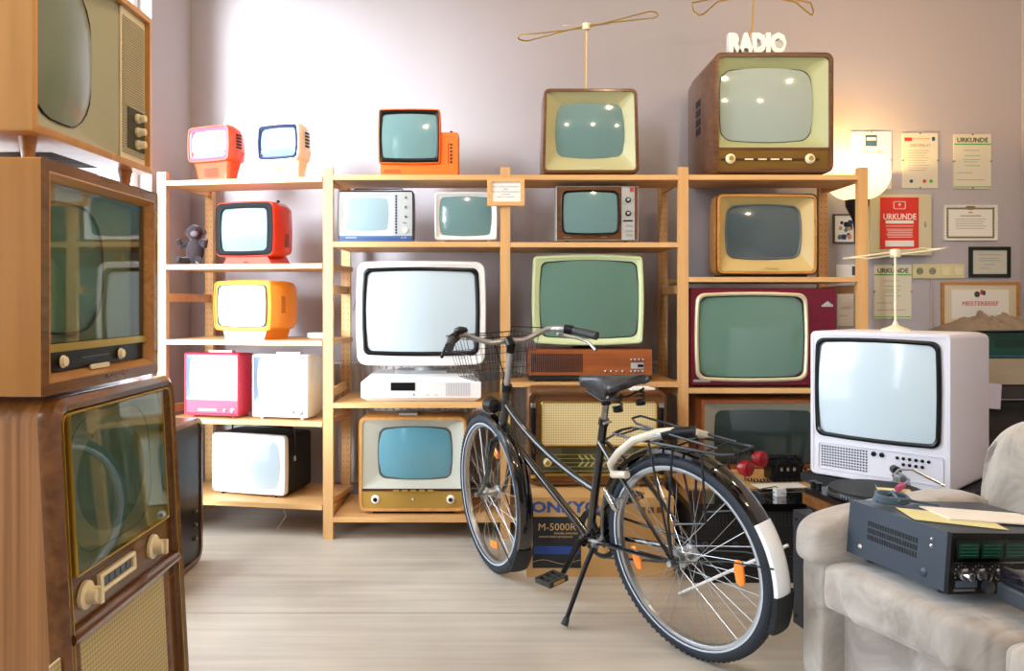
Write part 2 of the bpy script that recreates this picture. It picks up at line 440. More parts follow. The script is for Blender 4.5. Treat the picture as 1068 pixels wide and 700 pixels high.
# ================================================================== shelving
sh = empty('shelving_unit', (-.806, 3.9, 0), 0, 'long open pine shelving unit of four bays along the back wall, full of televisions', 'shelving')
def P(o): return o  # readability
PW = .048
def post(x, y, top=1.80, back=False, rot=0):
    b = MB(); b.box(-PW/2, PW/2, 0, .03, 0, top)
    ms = [PINE]
    if back:
        b.cur = 1; ms = [PINE, mat('peg_hole', '#3a2410', .9)]
        z = .06
        while z < top-.03:
            for dx in (-.012, .012):
                b.lathe([(.0028, -.0006), (.0028, .002)], c=(dx, 0, z), ax='y', n=6)
            z += .032
    o = b.build('post', ms, sh, loc=(x + .806, y - 3.9, 0), rot=(0, 0, rot), smooth=0); return o
def rail(x, y0, y1, z, h=.042, dx=0):
    MB().box(-.010, .010, y0, y1, z-h/2, z+h/2).build('side_rail', PINEX, sh, loc=(x + .806, -3.9, 0), smooth=0)
XP = (-.806, .051, .912, 1.779)
for x in XP:
    post(x, 3.9); post(x, 4.37, back=True)
    for z in (1.755, 1.21, .70, .115): rail(x, 3.9305, 4.3695, z)
def board(x0, x1, ztop, depth, label=None, y=3.9, th=.024):
    return MB().box(x0-XP[0], x1-XP[0], y-3.9, y-3.9+depth, ztop-th, ztop).build('shelf_board', PINEX, sh, smooth=0)
BAYZ = {1: (1.763, 1.439, .66, .107), 2: (1.763, 1.437, .761, .107), 3: (1.763, 1.269, .731, .335)}
for k, zs in BAYZ.items():
    for i, z in enumerate(zs): board(XP[k-1]+PW/2+.001, XP[k]-PW/2-.001, z, .29 if i == 0 else .467)
# angled bay at the left
A = Vector((-1.67, 4.045)); B = Vector((-.806-PW/2, 3.9))
ang = math.atan2(B.y-A.y, B.x-A.x); dirv = (B-A).normalized(); nrm = Vector((-dirv.y, dirv.x))
ao = lambda p: (p.x + .806, p.y - 3.9, 0)
post(A.x, A.y, 1.80, rot=ang); q = A + nrm*.46; post(q.x, q.y, 1.80, True, ang)
for z in (1.755, 1.17, .60, .115):
    MB().box(-.010, .010, .0305, .4595, z-.021, z+.021).build('side_rail', PINEX, sh, loc=ao(A), rot=(0, 0, ang), smooth=0)
LZ = (1.755, 1.335, .96, .568, .165)
Lb = (B-A).length
for i, z in enumerate(LZ):
    MB().box(PW/2+.001, Lb-.006, .001, .25 if i == 0 else .44, z-.024, z).build('shelf_board', PINEX, sh, loc=ao(A), rot=(0, 0, ang), smooth=0)
def bay1(px): # front line distance of the angled bay at a pixel column
    a = (px-CX)/F_PX; t = (a*A.y - A.x) / (dirv.x - a*dirv.y); return A.y + dirv.y*t

# ================================================================== televisions on the angled bay
GT = 'vintage televisions on the shelves'
def vents(t, box, m=BLK, n=5, side=1, y0=.05, y1=.09):
    b = MB(); z0, z1 = box
    for i in range(n):
        z = z0 + (z1-z0)*(i+.5)/n; h = (z1-z0)/n*.32
        x = side*t.w/2
        b.box(min(x-.003*side, x+.0015*side), max(x-.003*side, x+.0015*side), y0, y1, z-h, z+h)
    return b.build('side_vent', m, t.r, smooth=0)
def ball_tv(label, x0, x1, y0, ysplit, zb, Y, yaw, m, rim, scr, ant=False):
    t = TV('television', label, 'television', x0, x1, y0, zb, Y, yaw, GT)
    hd = t.B(x0, x1, y0, ysplit); d = .19
    c = (0, (hd[2]+hd[3])/2); f = rr(hd, .022, 0, (.05, .04))
    sc = lambda k, y, dz=0: [Vector((p.x*k, y, c[1]+dz+(p.z-c[1])*k)) for p in f]
    b = MB()
    b.loft([sc(.45, d, -.02), sc(.62, d-.012, -.02), sc(.82, d-.05, -.012), sc(.97, d*.5, -.004), sc(1.02, d*.25), sc(1, .008), rr(inset(hd, .003), .02, 0, (.05, .04)), rr(inset(hd, .009), .018, 0, (.05, .04)), rr(inset(hd, .010), .018, .012, (.05, .04))], True)
    # flared pedestal under the head
    rings = []
    w0, w1 = t.w*.37, t.w*.485; zt = hd[2] + (hd[3]-hd[2])*.3
    for k in range(9):
        u = k/8; z = .001 + (zt-.001)*u; ww = w0 + (w1-w0)*u**1.7; yf = .030 - .024*u**1.5; yb = d*.56 + d*.14*u
        cxy = (0, (yf+yb)/2); hh = (yb-yf)/2; R = min(.02, hh*.8, ww*.8); ring_ = []
        for (sx, sy, st) in ((1,1,0), (-1,1,90), (-1,-1,180), (1,-1,270)):
            for q in range(5):
                a = math.radians(st + 90*q/4); ring_.append(Vector((sx*(ww-R)+R*math.cos(a), cxy[1]+sy*(hh-R)+R*math.sin(a), z)))
        rings.append(ring_)
    b.loft(rings, True, True)
    b.build('cabinet', m, t.r, smooth=50)
    ib = inset(hd, .010)
    ring(t, rim, ib, inset(hd, .024), .002, .012, .018, .016, (.05, .04), name='screen_rim')
    screen(t, scr, inset(hd, .022), .010, .016, (.05, .04), .014)
    slots(t, mat('grille_shade', '#8a3420' if m == CORAL else '#b7a892', .6), (-t.w*.16, t.w*.16, hd[2]*.25, hd[2]*.75), 5, .016, False, .35)
    v = MB()
    for i in range(5):
        z = c[1] + (hd[3]-hd[2])*(-.12 + .085*i); v.box(t.w*.5+.0005, t.w*.5+.006, .050, .085, z, z+.008)
    v.build('side_vent', BLK, t.r, smooth=0)
    if ant:
        MB().tube([(t.w*.30, .03, hd[3]-.004), (t.w*.42, .03, hd[3]+.118)], [.004, .0055], 8).build('antenna', WHT, t.r)
        MB().lathe([(.006, 0), (.006, .006), (.002, .008)], c=(-.02, .03, hd[3]-.004), n=10).build('button', CHR, t.r)
    return t
yw = ang
ball_tv('coral red rounded portable television with a white stub antenna, top shelf left', 195, 239, 131, 169, LZ[0], bay1(217)+.03, yw-.22, CORAL, mat('pink_red_rim', '#e0506a', .3), G_TEAL, True)
ball_tv('cream rounded portable television with a dark blue screen rim, top shelf', 267, 312, 128, 168, LZ[0], bay1(290)+.03, yw-.16, mat('cream_white_plastic', '#f3e4cb', .3), mat('navy_rim', '#14204a', .25), G_TEAL)

# glossy red set with black bezel
t = TV('television', 'glossy red television with black bezel on a low foot, second shelf', 'television', 224, 286, 210, LZ[1], bay1(255)+.04, yw-.12, GT)
hd = t.B(224, 286, 210, 268)
cab(t, RED, hd, .24, .03, (.03, .03), .78, .007, .012, name='cabinet')
ring(t, mat('soft_black_bezel', '#08090b', .6, spec=.15), inset(hd, .006), t.B(230.5, 279, 217, 262), -.006, .012, .028, .022, (.03, .03), name='black_bezel')
screen(t, G_TEAL, t.B(230, 279.5, 216.5, 262.5), .006, .022, (.05, .05), .014)
MB().loft([[Vector((x*k, y, z)) for x, y in ((-t.w*.36, 0.015), (t.w*.40, .015), (t.w*.40, .2), (-t.w*.36, .2))] for k, z in ((1.05, .0005), (1.05, .006), (.85, hd[2]+.01))], True, True).build('foot', RED, t.r)
MB().lathe([(.007, 0), (.009, .008), (.006, .012)], c=(t.w*.42, .08, t.h-.003), n=12).build('tuning_knob', BLK, t.r)
slots(t, BLK, (-.012, .012, .008, .014), 1, .0145, False, 1, name='badge')
vents(t, (t.h*.28, t.h*.5), n=6, m=mat('dark_red', '#6d150c', .5), y0=.10, y1=.135)

# amber set
t = TV('television', 'amber orange television with white control base, middle shelf of the left bay', 'television', 222, 283, 292, LZ[2], bay1(252)+.05, yw-.26, GT)
hd = t.B(222, 283, 292, 346)
cab(t, ORG2, hd, .25, .022, (.05, .05), .84, .008, .014)
ring(t, mat('dark_line', '#37404c', .4), t.B(226, 278, 296.5, 341.5), t.B(227, 277, 297.5, 340.5), .0, .014, .02, .02, (.04, .05), name='screen_rim')
mask(t, ORG2, inset(hd, .007), t.B(226, 278, 296.5, 341.5), .006, .008, .018, .02, (.05,.05), (.04,.05))
screen(t, G_PALE, t.B(227, 277, 297.5, 340.5), .006, .02, (.04, .05), .014)
zt = hd[2]+.014
MB().loft([[Vector((x, y, z)) for x, y in ((-t.w*.34*k, .02), (t.w*.36*k, .02), (t.w*.36*k, .20), (-t.w*.34*k, .20))] for k, z in ((.92, .0005), (1.06, zt))], True, True).build('base', ORG2, t.r, smooth=0)
MB().loft([[Vector((x, y, z)) for x, y in ((-t.w*.345*k, .0165), (t.w*.365*k, .0165), (t.w*.365*k, .0198), (-t.w*.345*k, .0198))] for k, z in ((.92, .001), (1.05, zt-.004))], True, True).build('control_panel', WHT, t.r, smooth=0)
for px in (239, 266): knob(t, mat('dial_grey', '#8f98a5', .3, .4), t.U(px), zt*.5, .011, .0165, .008, cap=WHT)
slots(t, MAG, (-.03, .022, zt*.45, zt*.6), 4, .0165, True, .3, name='button_row')
v = MB()
for i in range(9):
    for j in range(2):
        z = t.h*.45 + i*.0095; v.box(t.w/2*.995, t.w/2+.0008, .075+j*.016, .089+j*.016, z, z+.0045)
v.build('side_vent', mat('brown_slot', '#6b3b08', .6), t.r, smooth=0)

# crimson and white twins
def twin(label, x0, x1, y0, m, m2, zb=LZ[3]):
    t = TV('television', label, 'television', x0, x1, y0, zb, bay1((x0+x1)/2)+.03, yw-.05, GT)
    f = (-t.w/2, t.w/2, .012, t.h-.006)
    cab(t, m, f, .22, .008, (0,0), .88, .010, .02, shoulder=.35)
    zc = t.V(y0+50.5)
    ib = (-t.w/2+.018, t.w/2-.018, zc+.006, t.h-.022)
    ob = (-t.w/2+.010, t.w/2-.010, zc, t.h-.014)
    mask(t, mat('blue_grey_mask', '#8d9fc4', .4), ob, ib, .004, .026, .006, .022, (0,0), (.05, .05))
    screen(t, G_PALE, ib, .026, .022, (.05, .05), .016)
    panel(t, m2, (-t.w/2+.010, t.w/2-.010, .024, zc-.001), .012, .008, .003, name='control_panel')
    slots(t, WHT if m is MAG else SILV, (-t.w*.24, t.w*.10, .036, .046), 6, .0045, True, .75, name='button_row')
    for i, u in enumerate((.24, .38)): knob(t, mat('dial_grey', '#8f98a5'), t.w*u, .04, .008 + .004*i, .004, .008)
    MB().box(-t.w*.16, t.w*.26, .06, .09, t.h-.0065, t.h+.004).build('carry_handle', WHT if m is not MAG else mat('pale_pink_plastic', '#efb9c4', .4), t.r, smooth=0)
    feet(t, m, .012, d=.12)
    return t
twin('crimson boxy portable television with slim carry handle, fourth shelf', 191.7, 249, 367, MAG, mat('crimson_panel', '#cf3a52', .3))
twin('white boxy portable television standing right of the crimson one', 262.5, 321, 369, mat('warm_white_plastic', '#e8e4d8', .35), WHT)

# white portable with black sides and bail handle
t = TV('television', 'white fronted portable television with black sides and carrying handle, lowest in the left bay', 'television', 220.7, 297.8, 452.7, LZ[4], bay1(260)+.13, yw-.12, GT)
f = (-t.w/2, t.w/2, .008, t.h)
cab(t, BLKM, inset(f, .004), .24, .018, (0,0), .9, None, yf=.036, shoulder=.7)
cab(t, WHT, f, .035, .02, (.015, .02), .99, .008, .02, name='front_frame', shoulder=.6)
ib = t.B(229, 289, 460, 511)
mask(t, WHT, inset(f, .0085), ib, .012, .024, .014, .03, (.015,.02), (.06, .06))
screen(t, G_PALE, ib, .024, .03, (.06, .06), .016)
MB().tube([(-t.w*.34, .08, t.h-.006), (-t.w*.34, .08, t.h+.028), (-t.w*.30, .08, t.h+.034), (t.w*.48, .08, t.h+.030), (t.w*.50+.006, .08, t.h+.012), (t.w*.5+.008, .08, t.h*.64)], .005, 8).build('handle', BLK, t.r)
MB().box(t.w*.5-.003, t.w*.5+.006, .07, .09, t.h*.56, t.h*.66).build('handle_hinge', CHR, t.r)
feet(t, BLK, .01, d=.15, y=.015)
# plush monkey
q = A + dirv*.125 + nrm*.10
mk = empty('plush_monkey', (q.x, q.y, LZ[1]+.004), -.1, 'dark furry toy monkey sitting at the left end of the second shelf', 'toy')
FUR = mat('dark_fur', '#23161a', .9, bump=1, bscale=150, sheen=.3)
fz = lambda p: p * (1 + .06*noise.noise(p*60))
MB().ellipsoid((0, 0, .055), (.038, .034, .055), disp=fz).build('body', FUR, mk)
MB().ellipsoid((0, -.004, .135), (.034, .032, .034), disp=fz).build('head', FUR, mk)
MB().ellipsoid((.012, -.030, .128), (.018, .014, .014)).build('muzzle', mat('grey_snout', '#5b4a50', .8), mk)
for sgn in (-1, 1):
    MB().ellipsoid((sgn*.036, .004, .138), (.012, .007, .014)).build('ear', FUR, mk)
    MB().ellipsoid((sgn*.012+.006, -.033, .146), (.0035, .003, .0035)).build('eye', GLOSSB, mk)
    MB().tube([(sgn*.028, 0, .095), (sgn*.052, -.02, .078), (sgn*.060, -.03, .105)], [.014, .012, .012], 8).build('arm', FUR, mk)
    MB().tube([(sgn*.02, -.01, .018), (sgn*.04, -.05, .016), (sgn*.046, -.07, .020)], [.016, .014, .014], 8).build('leg', FUR, mk)
mk.scale = (1.2, 1.2, 1.2)
# things behind the amber set
def strip(x, y, z, L, label, n):
    o = empty('power_strip', (x, y, z), ang, label, 'power strip')
    MB().box(-L/2, L/2, -.02, .02, 0, .026).build('housing', WHT, o, smooth=0)
    for i in range(n):
        MB().lathe([(.013, .0262), (.013, .0275)], c=(-L/2+L*(i+.5)/n, 0, 0), n=14).build('socket', mat('socket_grey', '#c9c9cc', .5), o)
q = A + dirv*(Lb*.83) + nrm*.33
strip(q.x, q.y, LZ[2]+.0005, .13, 'white power strip lying behind the amber television', 2)
# white wire with plug under the lowest left shelf
w_ = MB().tube([(-1.10, 4.15, .135), (-1.06, 4.10, .06), (-1.09, 4.06, .012), (-1.095, 4.05, .006)], .0025, 6).build('loose_wire', WHT)
tag(w_, 'thin white wire hanging down from the lowest shelf of the left bay', 'wire')
w_ = MB().tube([(-.775, 4.42, 1.10), (-.74, 4.425, 1.235), (-.68, 4.43, 1.245), (-.63, 4.43, 1.20), (-.60, 4.44, 1.05)], .003, 6).build('cable', mat('grey_cable', '#8d8890', .5))
tag(w_, 'thin grey cable looping behind the big white television', 'cable')
w_ = MB().tube([(.545, 4.42, .79), (.56, 4.415, .86), (.62, 4.42, 1.00)], .003, 6).build('cable', mat('grey_cable', '#8d8890', .5))
tag(w_, 'thin pale cable rising behind the wooden receiver in the third bay', 'cable')
# ================================================================== second bay
FY = 3.93
# orange set with side keys
t = TV('television', 'bright orange television with a key column at its right, on the top shelf', 'television', 396, 478, 113, 1.763, FY+.02, 0, GT)
lo = (t.U(396), t.U(478), .004, t.V(137)); hd = t.B(394, 459.5, 113, 171)
cab(t, ORG, lo, .22, .012, (0,0), .9, None, yf=.02)
cab(t, ORG, hd, .24, .012, (.02,.02), .8, .006, .012, name='screen_housing', shoulder=.3)
ring(t, BLK, inset(hd, .005), t.B(398, 455.5, 118.5, 165), .004, .012, .014, .014, (.03,.03), name='black_bezel')
screen(t, G_TEAL, t.B(397, 456.5, 118, 165.5), .010, .016, (.05, .05), .015)
for i in range(6):
    MB().box(-.006, .004, 0, .006, -.0045, .0045).build('key', BLK, t.r, loc=(t.U(470.5), .0145, t.V(150 + i*3.7)), smooth=0)
slots(t, BLKM, (t.U(467), t.U(467.5), t.V(170), t.V(148)), 1, .0195, True, 1, name='scale_line')
slots(t, mat('brown_grille', '#a8481a', .6), (t.U(400), t.U(418), t.V(180), t.V(176)), 14, .0195, True, .6)
text('UNIVERSUM', .007, t.r, mat('brown_grille', '#a8481a', .6), (t.U(468), .0195, t.V(142)))
MB().lathe([(.007, 0), (.008, .012), (.006, .016)], c=(t.U(470), .06, t.V(137)-.003), n=12).build('tuning_knob', BLK, t.r)
MB().lathe([(.004, 0), (.004, .006)], c=(t.U(478), .05, .012), ax='x', n=8).build('jack', CHR, t.r)

# silver portable
t = TV('television', 'silver portable television framed in black with side dials, under the orange one', 'television', 352, 431, 198.5, 1.439, FY, 0, GT)
f = t.B(352, 431, 198.5, 250)
cab(t, mat('blue_black_case', '#2a3444', .3), f, .20, .008, (.015, 0), .92, .0035, .008)
inn = inset(f, .004)
fp = (inn[0], inn[1], t.V(246), inn[3]-.004)
panel(t, SILV, (t.U(409.5), fp[1]-.001, fp[2], fp[3]), .006, .006, .002, name='control_panel')
mask(t, mat('silver_white_mask', '#b3b8b6', .4), (fp[0]+.001, t.U(409.5), fp[2], fp[3]), t.B(358.5, 405, 206, 240.5), .002, .014, .003, .012, (0,0), (.06,.06))
screen(t, glass('screen_pale_teal', '#93a9b0'), t.B(358.5, 405, 206, 240.5), .014, .012, (.06, .06), .012)
panel(t, mat('blue_band', '#3d5a8c', .35), (inn[0]+.001, inn[1]-.001, .003, t.V(246)), .008, .006, .001, name='name_band')
text('NORDMENDE', .0085, t.r, WHT, (t.U(366), .0015, t.V(248)))
text('TR-1200', .0075, t.r, WHT, (t.U(421), .0015, t.V(248)))
slots(t, mat('navy_scale', '#232b52', .4), (t.U(412.3), t.U(414.2), t.V(244), t.V(203)), 14, .0, False, .8, name='scale')
for py, m, r_ in ((206, BLK, .006), (216, BLK, .006), (226, BLK, .006), (240.5, WHT, .013)):
    knob(t, CHR if m is BLK else m, t.U(423), t.V(py), r_, 0, .012)
text('Solo', .012, t.r, BLK, (t.U(422), -.0005, t.V(232.5)))
handle(t, BLK, t.U(367), t.U(418), t.h, .017, .08, .0035)

# white square set
t = TV('television', 'plain white television with rounded screen, second shelf beside the silver portable', 'television', 453, 519, 200, 1.439, FY+.01, 0, GT)
f = (-t.w/2, t.w/2, .010, t.h)
cab(t, WHT, f, .24, .014, (.02,.02), .8, .008, .004, shoulder=.25)
ib = t.B(458, 512.5, 204.5, 246)
mask(t, mat('white_plastic', '#e6e6e6'), inset(f, .008), ib, .004, .014, .01, .016, (.02,.02), (.06,.06))
screen(t, G_TEAL, ib, .013, .016, (.06,.06), .016)
feet(t, WHT, .010, d=.14)
# sign on the middle post
sg = empty('framed_notice', (wx(527.5, 3.9), 3.8985, wz(214.5, 3.88)), 0, 'small wood framed white notice hung on the middle shelving post', 'sign')
w2, h2 = .09, wz(185.5, 3.89)-wz(214.5, 3.89)
b = MB(); b.loft([rr((-w2, w2, 0, h2), .001, 0), rr((-w2, w2, 0, h2), .001, -.014), rr((-w2+.022, w2-.019, .020, h2-.019), .001, -.014), rr((-w2+.022, w2-.019, .020, h2-.019), .001, -.006)], False, False)
b.build('frame', PINEX, sg, smooth=0)
MB().box(-w2+.021, w2-.018, -.006, -.001, .019, h2-.018).build('notice_sheet', PAPER, sg, smooth=0)
for i, s_ in enumerate(('Diese Geräte sind Privatbesitz', 'Bitte', 'Nicht ohne Rückfrage bespielen!', 'und weder', 'berührt o. verkaufen')):
    text(s_, .0105, sg, mat('notice_ink', '#7f8fa8', .8), (0, -.0065, h2*.70 - i*.0125))

# big white set with neck and console
t = TV('television', 'big white television with black screen surround on a neck above a white console', 'television', 371, 507, 272, .660, FY+.02, 0, GT)
hd = t.B(371, 507, 272, 382)
cab(t, WHT, hd, .34, .045, (.025,.02), .62, .020, .004, shoulder=.22)
ring(t, BLK, t.B(377.5, 500.5, 278.5, 371.5), t.B(381.5, 496, 282.5, 367), -.002, .012, .028, .024, (.03,.03), name='black_bezel')
mask(t, WHT, inset(hd, .020), t.B(377.5, 500.5, 278.5, 371.5), .004, .004, .03, .028, (.025,.02), (.03,.03))
screen(t, G_PALE, t.B(381, 496.5, 282, 367.5), .008, .026, (.035,.035), .022)
bs = t.B(373, 499, 391, 418)
zt = bs[3]
MB().loft([[Vector((x*k, y0_, z)) for x, y0_ in ((-t.w/2*.92, yf_), (t.w/2*.92, yf_), (t.w/2*.92, .32), (-t.w/2*.92, .32))] for k, z, yf_ in ((.90, .001, .02), (1.0, .02, .0), (1.0, zt*.72, 0), (.86, zt, .06))], True, True).build('console', WHT, t.r, smooth=0)
MB().lathe([(.085, 0), (.05, .008), (.045, t.V(381)-zt+.02)], c=(-.0, .16, zt-.001), n=28).build('neck', WHT, t.r)
MB().box(-.14, .12, .10, .28, zt, zt+.012).build('neck_plate', SILV, t.r, smooth=0)
gm = mat('pale_grille', '#b9bcc4', .6)
slots(t, gm, t.B(380, 404, 399.5, 413), 16, 0, True, .5)
slots(t, gm, t.B(465, 491, 399.5, 413), 16, 0, True, .5)
panel(t, BLK, t.B(407.5, 433, 399, 407.5), .0, .003, .002, name='display')
for px in (446, 455): panel(t, gm, t.B(px-2, px+2, 411.5, 412.6), 0, .002, .001, name='button')
panel(t, mat('blue_button', '#2c4f9a', .4), t.B(431, 432.5, 410.8, 412.6), 0, .002, .001, name='button')
text('LOEWE', .007, t.r, gm, (t.U(412), -.0003, t.V(412)))

# wood framed set at the bottom
t = TV('television', 'light wood framed television with blue-grey screen and gold control strip, bottom of the second bay', 'television', 374, 487, 435, .107, FY+.02, 0, GT)
f = (-t.w/2, t.w/2, .014, t.h)
cab(t, OAKY, f, .38, .035, (0,0), .8, .016, .010, shoulder=.6)
MB().loft([rr(inset(f, .0055), .03, -.0015), rr(inset(f, .0055), .03, .002), rr(inset(f, .0085), .028, .002), rr(inset(f, .0085), .028, -.0015)]).build('piping', CREAM, t.r)
ib = t.B(392.5, 471.5, 446, 502.5)
mb = (f[0]+.0165, f[1]-.0165, t.V(510.5), f[3]-.0165)
mask(t, mat('pale_grey_mask', '#bdbdb0', .5), mb, ib, .006, .045, .012, .03, (0,0), (.06,.08))
ring(t, mat('dark_olive_rim', '#4c5350', .4), ib, inset(ib, .009), .042, .05, .03, .028, (.06,.08), name='screen_rim')
screen(t, G_BLUE, inset(ib, .006), .046, .03, (.06,.08), .028)
gp = (f[0]+.0165, f[1]-.0165, f[2]+.0165, t.V(511))
panel(t, GOLDP, gp, .010, .004, .012, name='control_panel')
panel(t, mat('dark_trim', '#3c2016', .4), (gp[0], gp[1], t.V(512.5), t.V(510)), .006, .004, .0005, name='dark_trim')
for px in (410, 419, 428, 437, 446): panel(t, BRASS, t.B(px, px+6, 511, 513), .002, .006, .001, name='key')
for px in (391.5, 470): knob(t, mat('white_knob', '#f3f0ea', .3), t.U(px), t.V(521), .020, .006, .016, cap=BLK)
knob(t, CHR, t.U(431), t.V(521.5), .007, .006, .012)
MB().box(-t.w*.38, t.w*.38, .03, .30, .0005, .0145).build('plinth', BLK, t.r, smooth=0)
# silver thing lying on it, cut off by the shelf
o = MB().box(-.045, .045, -.04, .04, 0, .010).build('flat_silver_box', SILV, None, loc=(-.43, 4.05, .107+t.h+.0005), smooth=0)
tag(o, 'flat silver box lying on the light wood television in the lowest bay', 'box')

# ================================================================== third bay
t = TV('television', 'flared wood framed television with yellow-green surround under the brass loop antenna', 'television', 565, 667, 92, 1.763, FY, 0, GT)
f = (-t.w/2, t.w/2, .012, t.h)
def trap(o, k=.955):
    me = o.data
    for v in me.vertices: v.co.x *= 1 - (1-k) * max(0, v.co.z) / t.h
OLV = mat('olive_cream', '#b9b587', .45)
trap(cab(t, WAL, f, .36, .028, (0,0), .75, .016, .012, shoulder=.55))
ib = t.B(579.5, 653.5, 105, 163)
trap(mask(t, OLV, inset(f, .0165), ib, .008, .055, .014, .03, (0,0), (.07,.07)))
trap(screen(t, G_TEAL, ib, .055, .03, (.07,.07), .03))
text('Grundig Zauberspiegel', .011, t.r, CREAM, (0, .008, t.V(175)))
MB().box(-t.w*.38, t.w*.38, .03, .28, .0005, .0125).build('plinth', BLKM, t.r, smooth=0)
def loop_antenna(label, loc, stem, rz, R=.30, base=True, lean=0, m=None, ang2=.25):
    m = m or BRASS
    a = empty('loop_antenna', loc, rz, label, 'antenna', 'loop antennas')
    if base: MB().lathe([(.055, 0), (.052, .008), (.03, .016), (.012, .024), (.006, .04)], n=28).build('base', CREAM, a)
    else: MB().lathe([(.02, .0005), (.018, .006), (.004, .012)], n=20).build('base', BRASS, a)
    MB().tube([(0, 0, .008), (lean*.3, 0, stem*.5), (lean, 0, stem)], .0042 if not base else .005, 8).build('stem', m, a)
    MB().lathe([(.008, -.018), (.020, -.015), (.020, .015), (.008, .018)], c=(lean, 0, stem), n=16).build('hub', CREAM, a)
    for sx in (-1, 1):
        pts = []; w = .06
        pts.append((lean + sx*.015, -.006, stem))
        e = (sx*R*math.cos(ang2), -sx*R*math.sin(ang2))
        u = Vector((math.cos(ang2), -math.sin(ang2))) * sx; pz = .02*sx
        n_ = Vector((-u.y, u.x))
        for q, s_ in ((.08, .10), (.5, .5), (.93, 1)): pts.append((lean + u.x*R*q + n_.x*w*s_, u.y*R*q + n_.y*w*s_, stem + pz*q + .006*sx))
        for k in range(1, 6):
            an = PI/2 - PI*k/6
            p = u*(R*.93 + w*math.cos(an)) + n_*w*math.sin(an); pts.append((lean + p.x, p.y, stem + pz))
        for q, s_ in ((.93, -1), (.5, -.5), (.08, -.10)): pts.append((lean + u.x*R*q + n_.x*w*s_, u.y*R*q + n_.y*w*s_, stem + pz*q - .006*sx))
        pts.append((lean + sx*.015, .006, stem))
        MB().tube(pts, .0036, 6).build('loop', m, a)
    return a
zt = 1.763 + t.h
a = loop_antenna('brass loop antenna on a tall stem above the flared wood television', (wx(612, 4.02), 4.05, zt), .34, .0, .32, False, .0, ang2=.35)
for s_ in (-1, 1): MB().tube([(0, 0, .345), (s_*.12, .05*s_, .35+.02*s_)], .002, 5).build('short_rod', STEEL, a)

t = TV('television', 'small walnut fronted portable television with silver control strip and red badge, third bay', 'television', 580, 666, 194, 1.437, FY, 0, GT)
f = (-t.w/2, t.w/2, .010, t.h)
cab(t, SILV, f, .22, .004, (0,0), .92, .003, .006)
panel(t, WAL, (f[0]+.004, t.U(648.5), f[2]+.004, f[3]-.004), .006, .002, .003, name='wood_front')
panel(t, SILV, (t.U(648.5), t.U(662), f[2]+.004, f[3]-.004), .006, .002, .004, name='control_panel')
panel(t, WALZ, (t.U(662), f[1]-.004, f[2]+.004, f[3]-.004), .006, .002, .003, name='wood_edge')
ob = t.B(585, 646, 198, 245.5)
ring(t, CHR, ob, inset(ob, .004), -.006, .004, .026, .024, (.03,.04), name='chrome_rim')
ring(t, BLK, inset(ob, .004), inset(ob, .011), -.004, .004, .024, .02, (.03,.04), name='black_bezel')
screen(t, G_TEAL, inset(ob, .009), .002, .02, (.05,.05), .014)
for py in (208.5, 222.5): knob(t, BLK, t.U(655), t.V(py), .013, .002, .014, cap=SILV)
panel(t, mat('red_badge', '#c6382c', .4), t.B(657, 661, 195.5, 200), .002, .001, .0008, name='badge')
slots(t, BLKM, t.B(650, 660, 229.5, 231), 1, .002, False, 1, name='scale')
for py in (234, 239, 244): panel(t, mat('grey_key', '#9da0a0', .4), t.B(653, 660, py, py+2.4), .002, .001, .003, name='key')
text('ELECTRONIC', .006, t.r, SILV, (t.U(592), .0025, t.V(247.5)))
text('PORTABLE', .006, t.r, SILV, (t.U(630), .0025, t.V(247.5)))
feet(t, BLK, .010, d=.12)

# pale green pedestal set and its wooden receiver
rc = TV('receiver', 'long teak radio receiver with slotted grille and silver keys, on the third shelf', 'radio', 551, 680, 364.5, .761, FY-.01, 0)
f = (-rc.w/2, rc.w/2, rc.V(391.5), rc.h)
MB().box(f[0], f[1], 0, .26, f[2], f[3]).build('cabinet', REDW, rc.r, smooth=0)
MB().box(f[0]+.002, f[1]-.002, .004, .25, .008, f[2]).build('plinth', BLKM, rc.r, smooth=0)
slots(rc, BLKM, rc.B(554, 608.5, 369, 388), 27, 0, True, .62)
for px in (632, 638, 643.5, 650): knob(rc, CHR, rc.U(px), rc.V(387.5), .0065, 0, .010, name='button')
for px in (659, 663, 667, 671):
    for py in (375.5, 387.5): knob(rc, CHR, rc.U(px), rc.V(py), .0065, 0, .010, name='button')
panel(rc, SILV, rc.B(658, 671.5, 378.5, 384.5), 0, .003, .001, name='display')
panel(rc, BLK, rc.B(665, 671, 380, 383), -.002, .002, .001, name='display_window')
feet(rc, BLK, .009, w=rc.w*.43, d=.18)
zr = .761 + rc.h
t = TV('television', 'pale green framed television on a short pedestal above the teak receiver', 'television', 555, 672, 265, zr, FY+.005, 0, GT)
hd = t.B(555, 672, 265, 360.5)
PG = mat('pale_green_plastic', '#c9d6a4', .35)
cab(t, PG, hd, .32, .018, (.03,.05), .7, .014, .008, shoulder=.2)
ib = t.B(562.5, 666.5, 271, 353.5)
mask(t, PG, inset(hd, .014), ib, .002, .010, .014, .03, (.03,.05), (.04,.06))
ring(t, BLK, ib, inset(ib, .005), .008, .016, .03, .028, (.04,.06), name='screen_rim')
screen(t, G_DIM, inset(ib, .003), .012, .03, (.04,.06), .026)
MB().lathe([(.07, 0), (.065, .006), (.035, .009), (.035, hd[2]+.02)], c=(.0, .15, .0004), n=24).build('pedestal', BLK, t.r)

